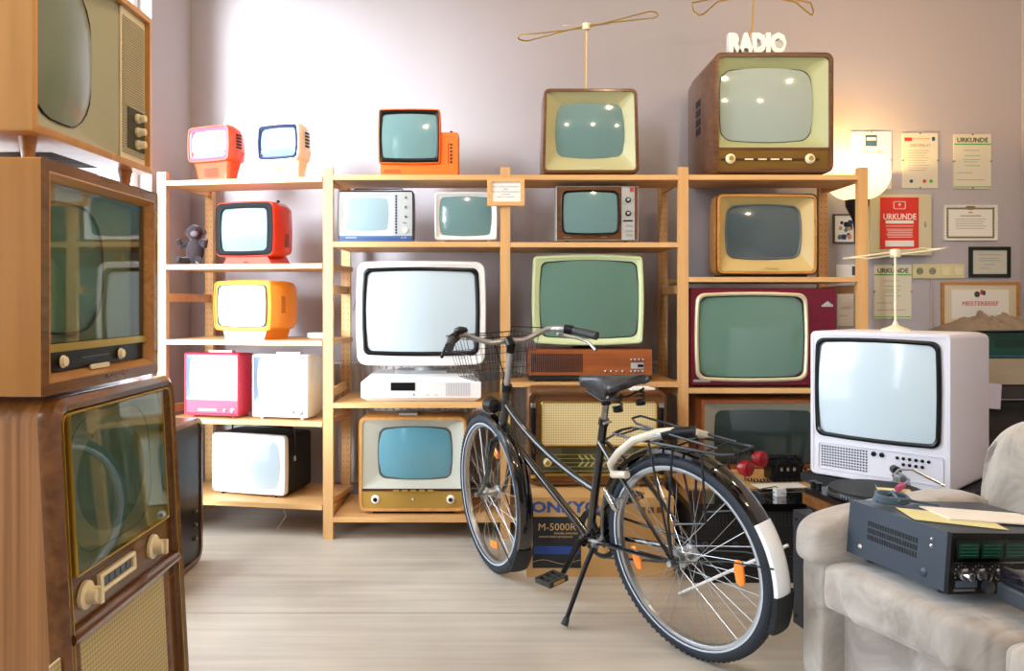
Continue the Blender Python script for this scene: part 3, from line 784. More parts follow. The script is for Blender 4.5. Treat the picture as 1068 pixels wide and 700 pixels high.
# radio with gold cloth in front of the lowest boards, on the carton
RZ = .333
t = TV('tube_radio', 'large dark wood tube radio with gold speaker cloth standing on the amplifier carton', 'radio', 551, 695, 408.5, RZ, 3.56, 0)
f = (-t.w/2, t.w/2, .006, t.h)
cab(t, WAL, f, .27, .03, (0,0), .97, .014, .012, shoulder=.9)
fr = inset(f, .0145)
panel(t, CONSD, fr, .016, .004, .02, name='front_board')
cb = t.B(564, 686, 419, 466)
panel(t, cloth_mat('gold_speaker_cloth', '#e4d4a4', '#c4ad74', 70), inset(cb, .006), .011, .004, .012, name='speaker_cloth')
ring(t, BRASS, cb, inset(cb, .006), .002, .012, .014, .012, (0,0), name='cloth_trim')
ds = t.B(564, 686, 468, 494)
panel(t, mat('dial_glass', '#3f3d22', .12, coat=1), ds, .010, .006, .005, name='dial_scale')
slots(t, mat('dial_lines', '#a9a06a', .5), inset(ds, .012, .010), 5, .005, False, .10, name='dial_lines')
lf = MB()
for i in range(5):
    for s_ in (-1, 1):
        x = t.U(606) + i*.026; z = (ds[2]+ds[3])/2
        M = Matrix.Translation((x, .0045, z + s_*.014)) @ Matrix.Rotation(s_*.8, 4, 'Y')
        lf.box(-.014, .014, -.0006, 0, -.004, .004, M)
lf.build('leaf_ornament', mat('leaf_ink', '#9d9a58', .5), t.r, smooth=0)
for px in (571, 679): knob(t, IVORY, t.U(px), (ds[2]+ds[3])/2-.006, .018, .004, .022, cap=BRASS)
panel(t, BRASS, t.B(562, 688, 494.5, 497), .008, .002, .004, name='brass_strip')
for s_ in (-1, 1):
    x = s_*(t.w/2-.022)
    MB().tube([(x, .001, .05), (x, .001, t.h-.07)], .011, 12).build('corner_column', BLK, t.r)
    MB().lathe([(.012, 0), (.012, .02)], c=(x, .001, t.h-.07), n=14).build('column_cap', CHR, t.r)
    MB().lathe([(.012, 0), (.012, .015)], c=(x, .001, .04), n=14).build('column_cap', BRASS, t.r)
for x in (-.22, .22):
    for y in (.04, .22): MB().lathe([(.012, 0), (.012, .008)], c=(x, y, 0), n=12).build('foot', BLK, t.r)
o = MB().box(-.055, .055, -.05, .05, 0, .008).build('paper_stack', PAPER, None, loc=(wx(668, 3.64), 3.66, RZ+t.h+.0005), rot=(0, 0, .2), smooth=0)
tag(o, 'small stack of white paper on the right end of the tube radio', 'paper')

# amplifier carton
bx = empty('cardboard_carton', (wx(549, 3.37)+.38, 3.37, 0), 0, 'brown cardboard amplifier carton printed in blue and black, on the floor behind the bicycle', 'box')
CW, CH, CD = .615, .332, .36
MB().box(-.38, -.38+CW, 0, CD, .0005, CH).build('carton', CARD, bx, smooth=0)
BU = lambda px: wx(px, 3.37) - wx(549, 3.37) - .38
BV = lambda py: wz(py, 3.37)
text('ONKYO', .062, bx, mat('print_blue', '#2a4f93', .6), (BU(554), -.0008, BV(529.5)), align='LEFT', sx=1.25, bold=.0022)
panel(bx, mat('print_black', '#141820', .5), (BU(555.5), BU(606), BV(592.5), BV(539)), 0, .0015, .001, name='printed_panel')
text('M-5000R', .043, bx, mat('print_gold', '#c9a46a', .6), (BU(561), -.0018, BV(550)), align='LEFT')
text('POWER AMPLIFIER', .012, bx, mat('print_gold', '#c9a46a', .6), (BU(578), -.0018, BV(556.5)), align='LEFT')
text('AMPLIFICATEUR DE PUISSANCE', .010, bx, mat('print_gold', '#c9a46a', .6), (BU(562), -.0018, BV(560)), align='LEFT')
panel(bx, mat('print_deep_blue', '#153a80', .5), (BU(557), BU(605), BV(578), BV(570)), -.0014, .001, .001, name='blue_band')
MB().tube([(BU(556+i*5), -.0018, BV(586 - 2.2*math.sin(i*.75))) for i in range(11)], .0009, 4).build('printed_curve', mat('print_gold', '#c9a46a', .6), bx)
MB().box(-.38, -.38+CW, CD*.48, CD*.52, CH, CH+.0008).build('tape', mat('packing_tape', '#b28a55', .3), bx, smooth=0)
pr = MB()
for i in range(3): pr.box(BU(667+i*9), BU(673+i*9), -.0015, 0, BV(535), BV(529))
for i in range(2): pr.box(BU(612), BU(626), -.0015, 0, BV(551+i*4), BV(550+i*4))
pr.build('handling_marks', mat('print_brown', '#6d4d2a', .7), bx, smooth=0)

# ================================================================== fourth bay
t = TV('television', 'large dark walnut television with two ivory knobs, under the white letters', 'television', 745, 870, 54, 1.763, 3.92, 0, GT)
f = (-t.w/2, t.w/2, .012, t.h)
o = cab(t, WAL, f, .50, .04, (0,0), .93, .022, .014, shoulder=.9)
MB().loft([rr(inset(f, .004), .037, -.0012), rr(inset(f, .004), .037, .003), rr(inset(f, .0075), .034, .003), rr(inset(f, .0075), .034, -.0012)]).build('edge_band', WALZ, t.r)
mb = (f[0]+.0225, f[1]-.0225, t.V(154), f[3]-.0225)
ib = t.B(752.5, 851.5, 68, 147)
OLV2 = mat('pale_olive', '#aeb384', .4)
mask(t, OLV2, mb, ib, .012, .05, .012, .05, (0,0), (.06,.08))
ring(t, mat('grey_rubber', '#565e58', .5), ib, inset(ib, .004), .047, .054, .05, .048, (.06,.08), name='screen_rim')
screen(t, G_GREY, inset(ib, .002), .05, .05, (.06,.08), .04)
gp = (f[0]+.0225, f[1]-.0225, f[2]+.022, t.V(155))
panel(t, mat('brown_gold_panel', '#75571c', .35, .3), gp, .014, .006, .010, name='control_panel')
panel(t, CONSD, (gp[0], gp[1], t.V(156.5), t.V(153.5)), .008, .002, .004, name='wood_strip')
slots(t, mat('dark_trim', '#3c2016'), t.B(752, 855, 165, 167), 1, .004, False, 1, name='slide')
for px in (777, 791, 804, 817): panel(t, CREAM, t.B(px, px+9, 165.2, 166.8), .003, .001, .001, name='key')
for px in (762, 845): knob(t, IVORY, t.U(px), t.V(165.5), .023, .004, .018, cap=BRASS)
b = MB()
for i in range(4): b.box(-t.w/2-.001, -t.w/2+.01, .26, .36, t.V(128-i*10.5), t.V(120-i*10.5))
b.build('side_vent', BLKM, t.r, smooth=0)
MB().box(-t.w*.40, t.w*.40, .03, .45, .0005, .0125).build('plinth', BLKM, t.r, smooth=0)
# RADIO letters
zt = 1.763 + t.h
lt = empty('letter_sign', (wx(788.5, 3.975), 3.975, zt+.001), 0, 'white three dimensional RADIO lettering standing on the large walnut television', 'sign')
lm = mat('white_letters', '#f4f4f4', .3)
o = text('RADIO', .122, lt, lm, (0, 0, .048), (PI/2, 0, 0), .022, name='letters', sx=.74, bold=.009)
MB().lathe([(.020, -.0225), (.018, -.026), (.012, -.026), (.011, -.023)], c=(.108, 0, .048), ax='y', n=20).build('letter_dial', SILV, lt)
a = empty('loop_antenna', (wx(779, 4.17), 4.17, zt), 0, 'brass loop antenna behind the white RADIO letters, mostly above the picture', 'antenna', 'loop antennas')
MB().lathe([(.03, .0005), (.028, .006), (.004, .012)], n=20).build('base', BRASS, a)
MB().tube([(0, 0, .008), (.002, 0, .10), (.03, 0, .22), (.035, 0, .37)], .005, 8).build('stem', BRASS, a)
MB().lathe([(.008, -.018), (.020, -.015), (.020, .015), (.008, .018)], c=(.035, 0, .375), n=16).build('hub', CREAM, a)
for s_ in (-1, 1):
    MB().tube([(.035, 0, .375), (.035+s_*.2, -.04, .375-.055), (.035+s_*.27, -.05, .375-.12), (.035+s_*.29, -.03, .375-.12), (.035+s_*.31, 0, .375-.09), (.035+s_*.31, .04, .375-.03), (.035+s_*.1, .01, .375)], .0045, 6).build('loop', BRASS, a)

t = TV('television', 'squat wood cased television with gold surround and dark screen, second shelf of the fourth bay', 'television', 748, 853, 202, 1.269, FY, .04, GT)
f = (-t.w/2, t.w/2, .014, t.h)
cab(t, OAK, f, .30, .03, (.01,.01), .8, .014, .012, shoulder=.35)
MB().loft([rr(inset(f, -.001), .031, .004), rr(inset(f, -.002), .031, .006), rr(inset(f, -.002), .031, .014), rr(inset(f, -.0), .03, .016)]).build('edge_trim', BLK, t.r)
ib = t.B(759, 839.5, 212, 270.5)
mask(t, mat('gold_mask', '#c0a669', .4), inset(f, .0145), ib, .010, .045, .018, .035, (.01,.01), (.07,.08))
ring(t, mat('slate_rim', '#56636a', .4), ib, inset(ib, .009), .038, .05, .035, .03, (.07,.08), name='screen_rim')
screen(t, G_SLATE, inset(ib, .007), .045, .03, (.07,.08), .03)
text('Schaub-Lorenz', .012, t.r, BRASS, (t.U(806), .0105, t.V(280)))
MB().box(-t.w*.38, t.w*.42, .03, .24, .0005, .0145).build('plinth', BLKM, t.r, smooth=0)

t = TV('television', 'burgundy television with cream screen frame and wide blank right panel, fourth bay', 'television', 719.5, 873, 300.5, .731, FY-.01, 0, GT)
f = (-t.w/2, t.w/2, .012, t.h)
cab(t, DKRED, f, .34, .004, (0,0), .9, None, shoulder=.6)
ob = t.B(724, 842, 304.5, 398)
ring(t, mat('cream_metal_frame', '#c9bd9c', .35, .3), ob, inset(ob, .017), -.018, .004, .04, .035, (.03,.04))
ring(t, BLK, inset(ob, .016), inset(ob, .022), -.010, .004, .035, .033, (.03,.04), name='screen_rim')
screen(t, G_DIM, inset(ob, .020), -.002, .035, (.04,.05), .022)
panel(t, SILV, t.B(723, 741, 396, 398.5), 0, .001, .0015, name='name_badge')
bdg = MB()
for i, (a_, h_) in enumerate(((0, 2), (2, 3.5), (4, 5), (6, 5.5), (8, 4), (10, 2.5))): bdg.box(t.U(857+a_), t.U(858.6+a_), -.0015, 0, t.V(320), t.V(320-h_))
bdg.build('emblem', SILV, t.r, smooth=0)
feet(t, BLK, .014, w=t.w*.41, d=.2)

t = TV('television', 'wood framed television with dull grey surround and unlit dark screen, lowest in the fourth bay', 'television', 731, 873, 417, .335, FY, 0, GT)
f = (-t.w/2, t.w/2, .004, t.h)
cab(t, REDW, f, .36, .004, (0,0), .9, .016, .010, shoulder=.6)
ib = t.B(746, 850, 428, 488)
mask(t, mat('dull_grey_mask', '#8d8c7c', .45), inset(f, .0165), ib, .008, .022, .003, .03, (0,0), (.03,.04))
screen(t, G_DARK, ib, .022, .03, (.03,.04), .02)

# hi-fi cabinet in front of the fourth bay with cardboard sheet on top
hc = empty('hifi_cabinet', (1.11, 3.30, 0), 0, 'black glossy hi-fi cabinet with perforated front, in front of the fourth bay', 'cabinet')
MB().box(-.315, .315, -.01, .50, .296, .326).build('top', mat('black_gloss_top', '#0b0806', .12, coat=1), hc, smooth=0)
MB().box(-.305, .305, 0, .50, .0005, .2955).build('body', BLKM, hc, smooth=0)
g = MB()
for i in range(38):
    for j in range(5): g.box(-.285+i*.015, -.278+i*.015, -.002, .001, .235+j*.010, .241+j*.010)
g.build('grille', mat('grille_grey', '#24262a', .5), hc, smooth=0)
g = MB()
for j in range(5): g.box(-.29, .29, -.003, .001, .035+j*.036, .037+j*.036)
g.build('trim_line', mat('grille_grey', '#24262a'), hc, smooth=0)
for i in range(9): MB().lathe([(.012, 0), (.011, -.014)], ax='y', n=14).build('knob', mat('dark_knob', '#30333a', .3), hc, loc=(-.25+i*.062, 0, .16 - (i % 2)*.07))
cbd = MB().box(-.29, .29, -.15, .15, 0, .007).build('cardboard_sheet', CARD, None, loc=(1.12, 3.70, .3265), smooth=0)
tag(cbd, 'flat cardboard sheet on the rear of the black hi-fi cabinet', 'cardboard')
ph = empty('telephone', (wx(818, 3.68), 3.70, .334), .1, 'black box telephone with coiled cord in front of the unlit television', 'telephone')
MB().loft([rr((-.075, .075, .001, .075), .012, -.045), rr((-.07, .07, .001, .085), .012, .045)], True, True).build('body', BLK, ph)
MB().tube([(-.08, 0, .092), (-.06, 0, .104), (.06, 0, .104), (.08, 0, .092)], [.016, .013, .013, .016], 10).build('handset', BLK, ph)
for i in (-.03, 0, .03): MB().box(i-.006, i+.006, -.052, -.044, .05, .066).build('button', CHR, ph)
cl = []
path = [(-.19, -.02, .012), (-.15, -.06, .012), (-.09, -.065, .014), (-.065, -.055, .05), (-.05, -.055, .10), (0, -.055, .115), (.06, -.055, .10), (.085, -.055, .05), (.06, -.06, .016), (.0, -.07, .012), (-.05, -.07, .014)]
for i in range(len(path)-1):
    for k in range(14):
        p = Vector(path[i]).lerp(Vector(path[i+1]), k/14); a_ = k/14*2*PI*4
        cl.append(p + Vector((math.cos(a_)*.008, math.sin(a_)*.004, math.sin(a_)*.008)))
MB().tube(cl, .0028, 5).build('coiled_cord', BLK, ph)
pp = MB().box(-.12, .10, -.045, .045, 0, .002).build('paper_sheet', PAPER, None, loc=(wx(816, 3.56), 3.575, .334), rot=(0, 0, .12), smooth=0)
tag(pp, 'white sheet of paper on the cardboard in front of the telephone', 'paper')
pl = empty('power_plug', (wx(813, 3.42), 3.42, .3265), .2, 'white mains plug with brown wire on the black cabinet top', 'plug')
MB().box(-.022, .022, -.016, .016, .001, .032).build('plug_body', WHT, pl)
MB().tube([(-.02, 0, .016), (-.07, .03, .008), (-.03, .09, .012), (.04, .10, .016), (.05, .03, .010), (.022, 0, .014)], .0022, 6).build('wire', mat('brown_wire', '#3c2218', .5), pl)
for y in (-.006, .006): MB().tube([(.0, y-.017, .018), (.0, y-.036, .018)], .002, 6).build('pin', CHR, pl)
rd = MB().tube([(.72, 3.16, .006), (1.062, 2.92, .27)], .006, 8).build('white_rod', WHT)
tag(rd, 'thin white rod leaning behind the rear bicycle wheel', 'rod')

# ================================================================== televisions stacked at the left
GL = 'large television sets stacked at the left'
# stack top
t = Raw('television', 'topmost wooden television on peg legs with three ivory knobs, at the upper left edge', 'television', .615, .458, (-1.008, 2.07, 1.525), PI/2, GL)
f = (-t.w/2, t.w/2, 0, t.h)
o = MB().loft([rr(f, .006, .42), rr(f, .006, .002), rr(inset(f, .003), .005, 0), rr(inset(f, .018), .004, 0), rr(inset(f, .018), .004, .022)], True).build('cabinet', OAKY, t.r)
Y2U = lambda Y: Y - 2.07
cp = (Y2U(2.205), f[1]-.019, f[2]+.019, f[3]-.019)
mk_ = (f[0]+.019, Y2U(2.203), f[2]+.019, f[3]-.019)
sb = (Y2U(1.69), Y2U(2.075), .052, .415)
sb = (max(sb[0], mk_[0]+.002), sb[1], sb[2], sb[3])
mask(t, mat('grey_green_mask', '#a8a78c', .5), mk_, sb, .018, .034, .004, .10, (0,0), (.05,.06))
ring(t, BLKM, sb, inset(sb, .003), .030, .04, .10, .10, (.05,.06), name='screen_rim')
screen(t, glass('screen_olive', '#74806c', .3), inset(sb, .001), .034, .10, (.05,.06), .035)
panel(t, CREAM, cp, .018, .004, .006, name='control_panel')
slots(t, mat('cream_shadow_line', '#b8ad8c', .5), inset(cp, .008, .02), 52, .012, False, .5, name='ribbing')
panel(t, mat('dark_olive', '#3a3a22', .5), (cp[0]+.035, cp[1]-.012, .055, .17), .012, .003, .002, name='knob_recess')
for z in (.072, .108, .146): knob(t, IVORY, (cp[0]+cp[1])/2+.014, z, .013, .010, .026)
for x in (-.24, .24):
    for y in (.05, .34): MB().lathe([(.011, -.0595), (.020, 0)], c=(x, y, 0), n=14).build('peg_leg', OAK, t.r)
b = MB()
for i in range(12): b.box(-.05+i*.02, -.04+i*.02, .10, .30, -.001, .0008)
b.build('bottom_vent', BLKM, t.r, smooth=0)
# stack middle
t = Raw('television', 'middle television of the left stack, walnut with glass front and black dial strip', 'television', .60, .519, (-.981, 2.043, .9455), PI/2, GL)
f = (-t.w/2, t.w/2, 0, t.h)
MB().loft([rr(f, .004, .44), rr(f, .004, .0), rr(inset(f, .0005), .004, -.001)], True, False).build('cabinet', OAKY, t.r)
MB().loft([rr(f, .004, -.0012), rr(f, .004, -.004), rr(inset(f, .028), .003, -.004), rr(inset(f, .046, .042), .003, .022)], False, False).build('frame', CONSD, t.r)
MB().loft([rr(inset(f, .026), .003, -.0045), rr(inset(f, .030), .003, -.0055), rr(inset(f, .046, .044), .003, .020)]).build('frame_slope', OAK, t.r)
gb = (f[0]+.040, f[1]-.078+.04, .108, f[3]-.045)
panel(t, mat('grey_green_mask', '#a8a78c'), gb, .060, .002, .004, name='mask')
cb_ = (gb[0]-.02+.022, .075, gb[2]+.02, gb[3]-.03)
ring(t, mat('dark_rubber', '#2f3a38', .5), cb_, inset(cb_, .006), .046, .058, .10, .10, (.05,.06), name='screen_rim')
screen(t, glass('screen_moss', '#6a8a70', .25), inset(cb_, .004), .054, .10, (.05,.06), .03)
# protective glass pane
PG_ = bpy.data.materials.new('safety_glass'); PG_.use_nodes = True; g_ = PG_.node_tree; g_.nodes.clear()
o1 = g_.nodes.new('ShaderNodeOutputMaterial'); a1 = g_.nodes.new('ShaderNodeBsdfTransparent'); a1.inputs[0].default_value = (.80, .86, .82, 1)
b1 = g_.nodes.new('ShaderNodeBsdfGlossy'); b1.inputs['Roughness'].default_value = .02; lw1 = g_.nodes.new('ShaderNodeLayerWeight'); pw1 = g_.nodes.new('ShaderNodeMath'); pw1.operation = 'POWER'; pw1.inputs[1].default_value = 3.0; fr1 = g_.nodes.new('ShaderNodeMath'); fr1.operation = 'MULTIPLY_ADD'; fr1.inputs[1].default_value = .55; fr1.inputs[2].default_value = .04; lw1.inputs[0].default_value = .5; g_.links.new(lw1.outputs['Facing'], pw1.inputs[0]); g_.links.new(pw1.outputs[0], fr1.inputs[0])
m1 = g_.nodes.new('ShaderNodeMixShader'); g_.links.new(fr1.outputs[0], m1.inputs[0]); g_.links.new(a1.outputs[0], m1.inputs[1]); g_.links.new(b1.outputs[0], m1.inputs[2]); g_.links.new(m1.outputs[0], o1.inputs[0])
panel(t, PG_, gb, .018, .002, .004, name='safety_glass')
panel(t, BRASS, (gb[0]-.002, gb[1]+.002, .092, .110), .012, .003, .018, name='brass_bar')
panel(t, BLK, (gb[0]+.006, gb[1]-.02, .046, .091), .020, .002, .006, name='dial_strip')
for u in (-.184, .102): knob(t, IVORY, u, .068, .014, .014, .010)
slots(t, mat('pale_marking', '#5c6a70', .5), (-.10, .04, .070, .073), 1, .014, False, 1, name='marking')
panel(t, mat('cream_plastic', '#e9dfbf'), (-.068, .028, .040, .052), .010, .004, .022, name='push_bar')
text('STASSFURT', .016, t.r, mat('dull_silver', '#9a948a', .4, .5), (.02, -.0045, .018))
# console at the bottom: leaning front
t = Raw('console_television', 'floor standing brown television console with two cream dials, bottom of the left stack', 'television', .66, .930, (-.925, 2.10, 0), PI/2, GL)
f = (-t.w/2, t.w/2, .006, t.h)
lean = lambda z: .050 * z / t.h
def leano(o):
    for v in o.data.vertices: v.co.y += lean(v.co.z + (o.location.z if o.parent else 0))
    return o
leano(MB().loft([rr(f, .05, .52), rr(f, .05, .012)], True, True).build('cabinet', CONS, t.r))
leano(MB().loft([rr(inset(f, -.001), .051, .03), rr(inset(f, -.004), .054, .012), rr(inset(f, -.003), .053, -.002), rr(inset(f, .012), .042, -.012), rr(inset(f, .026), .03, -.008), rr(inset(f, .034), .024, .010)]).build('frame', CONSD, t.r))
leano(MB().loft([rr(inset(f, .0300), .027, -.006), rr(inset(f, .0305), .027, -.009), rr(inset(f, .034), .025, -.009), rr(inset(f, .0345), .025, -.004)]).build('brass_piping', BRASS, t.r))
leano(panel(t, CONSD, inset(f, .034), .014, .005, .02, name='front_board'))
gb = (-.27, .235, .53, .893)
leano(panel(t, mat('beige_mask', '#9c9c86', .5), gb, .0075, .004, .001, name='mask'))
cb_ = (-.265, .16, .555, .875)
leano(screen(t, glass('screen_deep_moss', '#5d7a6c', .25), cb_, .010, .09, (.05,.06), .018))
leano(ring(t, BLKM, inset(cb_, -.003), cb_, .004, .009, .09, .09, (.05,.06), name='screen_rim'))
leano(ring(t, BRASS, inset(gb, -.005), gb, -.010, .008, .006, .003, (0,0), name='glass_trim'))
leano(panel(t, PG_, gb, -.0085, .0015, .002, name='safety_glass'))
for u in (-.215, .155):
    yk = .008 + lean(.467)
    MB().lathe([(.034, 0), (.033, -.008), (.022, -.012), (.018, -.034), (.014, -.036)], ax='y', n=28).build('dial', IVORY, t.r, loc=(u, yk, .467))
    MB().box(-.007, .007, -.044, -.012, -.019, .019).build('dial_grip', IVORY, t.r, loc=(u, yk, .467), smooth=0)
leano(ring(t, IVORY, (-.155, .035, .445, .493), (-.140, .020, .456, .482), -.004, .008, .004, .002, (0,0), name='key_frame'))
leano(panel(t, BLK, (-.141, .021, .455, .483), .007, .002, .003, name='key_strip'))
for i in range(5): leano(panel(t, mat('smoke_key', '#5a6a80', .3), (-.132+i*.03, -.108+i*.03, .459, .479), .004, .002, .003, name='key'))
leano(MB().tube([(-.30, .0, .395), (.30, .0, .395)], .015, 10).build('moulding', CONSD, t.r))
leano(panel(t, cloth_mat('beige_speaker_cloth', '#d2c596', '#b3a478', 60), (-.375, .215, .09, .372), .0085, .004, .002, name='speaker_cloth'))
leano(ring(t, CONSD, (-.275, .235, .07, .392), (-.253, .213, .092, .370), .001, .009, .012, .008, (0,0), name='cloth_frame'))
for x in (-.26, .26):
    for y in (.08, .44): MB().lathe([(.015, 0.0005), (.015, .008)], c=(x, y, 0), n=12).build('glide', BLK, t.r)
# radio cabinet standing behind the console
t = Raw('radio_cabinet', 'dark wood radio cabinet with black glass front standing behind the left console', 'radio', .66, .642, (-1.30, 3.27, 0), PI/2, None)
f = (-t.w/2, t.w/2, .006, t.h)
MB().loft([rr(f, .06, .26), rr(f, .06, .004), rr(inset(f, .004), .056, 0), rr(inset(f, .022), .04, 0), rr(inset(f, .022), .04, .008)], True).build('cabinet', WALZ, t.r)
panel(t, BLK, inset(f, .0225), .010, .004, .04, name='glass_front')
for z in (.12, .18, .24): knob(t, mat('dark_knob', '#30333a'), .24, z, .012, .006, .012, cap=BRASS)
slots(t, mat('dark_trim', '#3c2016'), (.20, .27, .30, .31), 1, .006, False, 1, name='scale')
for x in (-.2, .2):
    for y in (.04, .22): MB().lathe([(.012, .0005), (.012, .008)], c=(x, y, 0), n=12).build('glide', BLK, t.r)
# ================================================================== bicycle (local: x forward, y left, z up, origin at rear tyre contact)
bk = empty('bicycle', (.648, 2.62, 0), math.radians(127), 'black step-through city bicycle leaning on its kickstand in front of the shelves', 'bicycle')
LEAN = math.radians(7.5)
bk.rotation_mode = 'XYZ'
bk.matrix_world = Matrix.Translation((.648, 2.62, .003)) @ Matrix.Rotation(math.radians(127), 4, 'Z') @ Matrix.Rotation(-LEAN, 4, 'X')
R = .333
FR = mat('frame_black', '#08090c', .15, coat=1)
def wheel(parent, loc, rz=0):
    rim = MB().lathe([(R-.052, -.010), (R-.046, -.013), (R-.034, -.013), (R-.036, 0), (R-.034, .013), (R-.046, .013), (R-.052, .010), (R-.054, 0), (R-.052, -.010)], ax='y', n=72, caps=False)
    rim = rim.build('wheel', ALU, parent, loc=loc, rot=(0, 0, rz))
    T = MB(); rings = []
    for i in range(96):
        a = 2*PI*i/96; rings.append([Vector(((R-.022 + .0225*math.cos(b_))*math.cos(a), .0215*math.sin(b_), (R-.022 + .0225*math.cos(b_))*math.sin(a))) for b_ in [2*PI*k/14 for k in range(14)]])
    rings.append(rings[0]); T.loft(rings)
    tread = []
    for i in range(96):
        a = 2*PI*i/96
        for s_ in (-1, 1):
            M = Matrix.Rotation(-a, 4, 'Y') @ Matrix.Translation((R-.0035, s_*.009, 0)) @ Matrix.Rotation(s_*.5, 4, 'X')
            T.box(-.003, .0025, -.005, .005, -.006, .006, M)
    T.build('tire', RUB, rim, smooth=50)
    # pale sidewall stripe
    st = MB()
    for s_ in (-1, 1): st.lathe([(R-.034, s_*.0195), (R-.040, s_*.0185)], ax='y', n=72, caps=False)
    st.build('reflective_stripe', mat('pale_stripe', '#b9c2cc', .4), rim)
    MB().lathe([(.006, -.062), (.010, -.050), (.012, -.035), (.028, -.032), (.030, -.026), (.018, -.022), (.017, .022), (.030, .026), (.028, .032), (.012, .035), (.010, .050), (.006, .062)], ax='y', n=24).build('hub', STEEL, rim)
    sp = None
    for i in range(36):
        a = 2*PI*i/36; s_ = 1 if i % 2 else -1; off = (1 if (i//2) % 2 else -1) * 1.15
        p0 = Vector((.026*math.cos(a+off), s_*.028, .026*math.sin(a+off))); p1 = Vector(((R-.052)*math.cos(a), s_*.004, (R-.052)*math.sin(a)))
        MB().tube([p0, p1], .0011, 5).build('spoke', STEEL, rim)
    return rim
def orange_ref(rim, a, rr_=.21):
    M = Matrix.Rotation(-a, 4, 'Y')
    MB().ellipsoid((0, 0, 0), (.017, .006, .040), e=.6).build('spoke_reflector', mat('amber_reflector', '#ff8a1c', .25, coat=1), rim, loc=(rr_*math.cos(a), .012, rr_*math.sin(a)), rot=(0, -a, 0))
rw = wheel(bk, (0, 0, R)); orange_ref(rw, math.radians(178-0), .215); orange_ref(rw, math.radians(-15), .215)
# steered front assembly: axis through the fork
H0 = Vector((1.02, 0, .30)); HT = Vector((.853, 0, .82)); ax = (HT-H0).normalized(); FH = Vector((1.063, 0, R))
STR = Matrix.Translation(H0) @ Matrix.Rotation(math.radians(-14.5), 4, ax) @ Matrix.Translation(-H0)
def S_(p): return STR @ Vector(p)
def on_axis(t): return H0 + ax*t
rz = STR.to_euler().z
fw = wheel(bk, (0, 0, 0)); fw.matrix_local = STR @ Matrix.Translation(FH)
orange_ref(fw, math.radians(115), .215); orange_ref(fw, math.radians(-100), .215)
def T(name, pts, r, m=FR, n=10, par=None, st=False):
    if st: pts = [S_(p) for p in pts]
    return MB().tube(pts, r, n).build(name, m, par or bk)
def bez(p0, p1, p2, n=10):
    p0, p1, p2 = map(Vector, (p0, p1, p2)); return [p0*(1-t)**2 + p1*2*t*(1-t) + p2*t*t for t in [i/n for i in range(n+1)]]
def at_z(z): return on_axis((z-H0.z)/ax.z)
BB = Vector((.45, 0, .285)); ST = Vector((.318, 0, .735))
def seat(z): t = (z-BB.z)/(ST.z-BB.z); return BB.lerp(ST, t)
fr = T('frame', [at_z(.60), at_z(.80)], .019)
fb = MB()
fb.tube([at_z(.635), BB], .016, 12)
fb.tube(bez(at_z(.745), (.70, 0, .56), seat(.475), 14), .0135, 12)
fb.tube([Vector((.735,0,.615)), Vector((.715,0,.560))], .009, 8)
fb.tube([BB, ST], .0155, 12)
for s_ in (-1, 1):
    fb.tube([BB + Vector((0, s_*.02, 0)), Vector((.36, s_*.035, .30)), Vector((0, s_*.058, R-.002))], .009, 8)
    fb.tube([seat(.665) + Vector((0, s_*.012, 0)), Vector((.2, s_*.045, .55)), Vector((0, s_*.060, R))], .0075, 8)
    fb.box(-.02, .02, s_*.058-.003, s_*.058+.003, R-.02, R+.02)
fb.lathe([(.021, -.036), (.022, .036)], c=BB, ax='y', n=20)
fb.build('frame_tubes', FR, bk)
T('seat_clamp', [seat(.725), seat(.745)], .019); T('seat_post', [seat(.735), seat(.835)], .0128, CHR)
T('clamp_bolt', [seat(.735) + Vector((-.02, -.016, 0)), seat(.735) + Vector((-.02, .02, 0))], .005, STEEL)
# saddle
sv = []
def saddle():
    N, K = 18, 14; rings = []
    for i in range(N+1):
        u = i/N; x = -.135 + .27*u                     # rear to nose
        w = .019 + .082 * (1/(1+math.exp((u-.36)*13))) * (1-.45*max(0, .10-u)/.10)
        if u > .94: w *= 1 - (u-.94)*7
        if u < .03: w *= .86
        zt = .012*math.sin(u*PI*.9 + .2) + .020*max(0, .38-u)/.38 + .006*u
        th = .026 + .070*math.exp(-((u-.60)/.20)**2)
        r_ = []
        for k in range(K):
            a = 2*PI*k/K; cy, sz = math.cos(a), math.sin(a)
            yy = w*math.copysign(abs(cy)**.8, cy)
            zz = zt + (.004*0 + .014*math.copysign(abs(sz)**.9, sz) if sz > 0 else -th*abs(sz)**.6*(.35 + .65*abs(cy)**.5))
            zz -= (abs(yy)/.1)**2 * .012
            r_.append(Vector((x, yy, zz)))
        rings.append(r_)
    return MB().loft(rings, True, True)
sd = saddle().build('saddle', mat('saddle_vinyl', '#1c2027', .38, coat=.3), bk, loc=(.278, 0, .872), rot=(0, .02, 0), smooth=70)
for s_ in (-1, 1):
    MB().tube([(.11, s_*.008, -.028), (.02, s_*.022, -.055), (-.06, s_*.028, -.045), (-.11, s_*.05, -.02)], .0035, 6).build('saddle_rail', BLK, sd)
    hx = [(-.09 + .016*math.cos(k*.9), s_*.055 + .016*math.sin(k*.9), -.062 + .0035*k/1.6) for k in range(20)]
    MB().tube(hx, .003, 5).build('saddle_spring', BLK, sd)
    MB().lathe([(.017, -.008), (.017, .006)], c=(-.09, s_*.055, -.068), n=14).build('spring_cup', BLK, sd)
MB().lathe([(.010, -.02), (.018, -.018), (.018, .004)], c=(.02, 0, -.055), n=12).build('seat_clamp', BLK, sd)
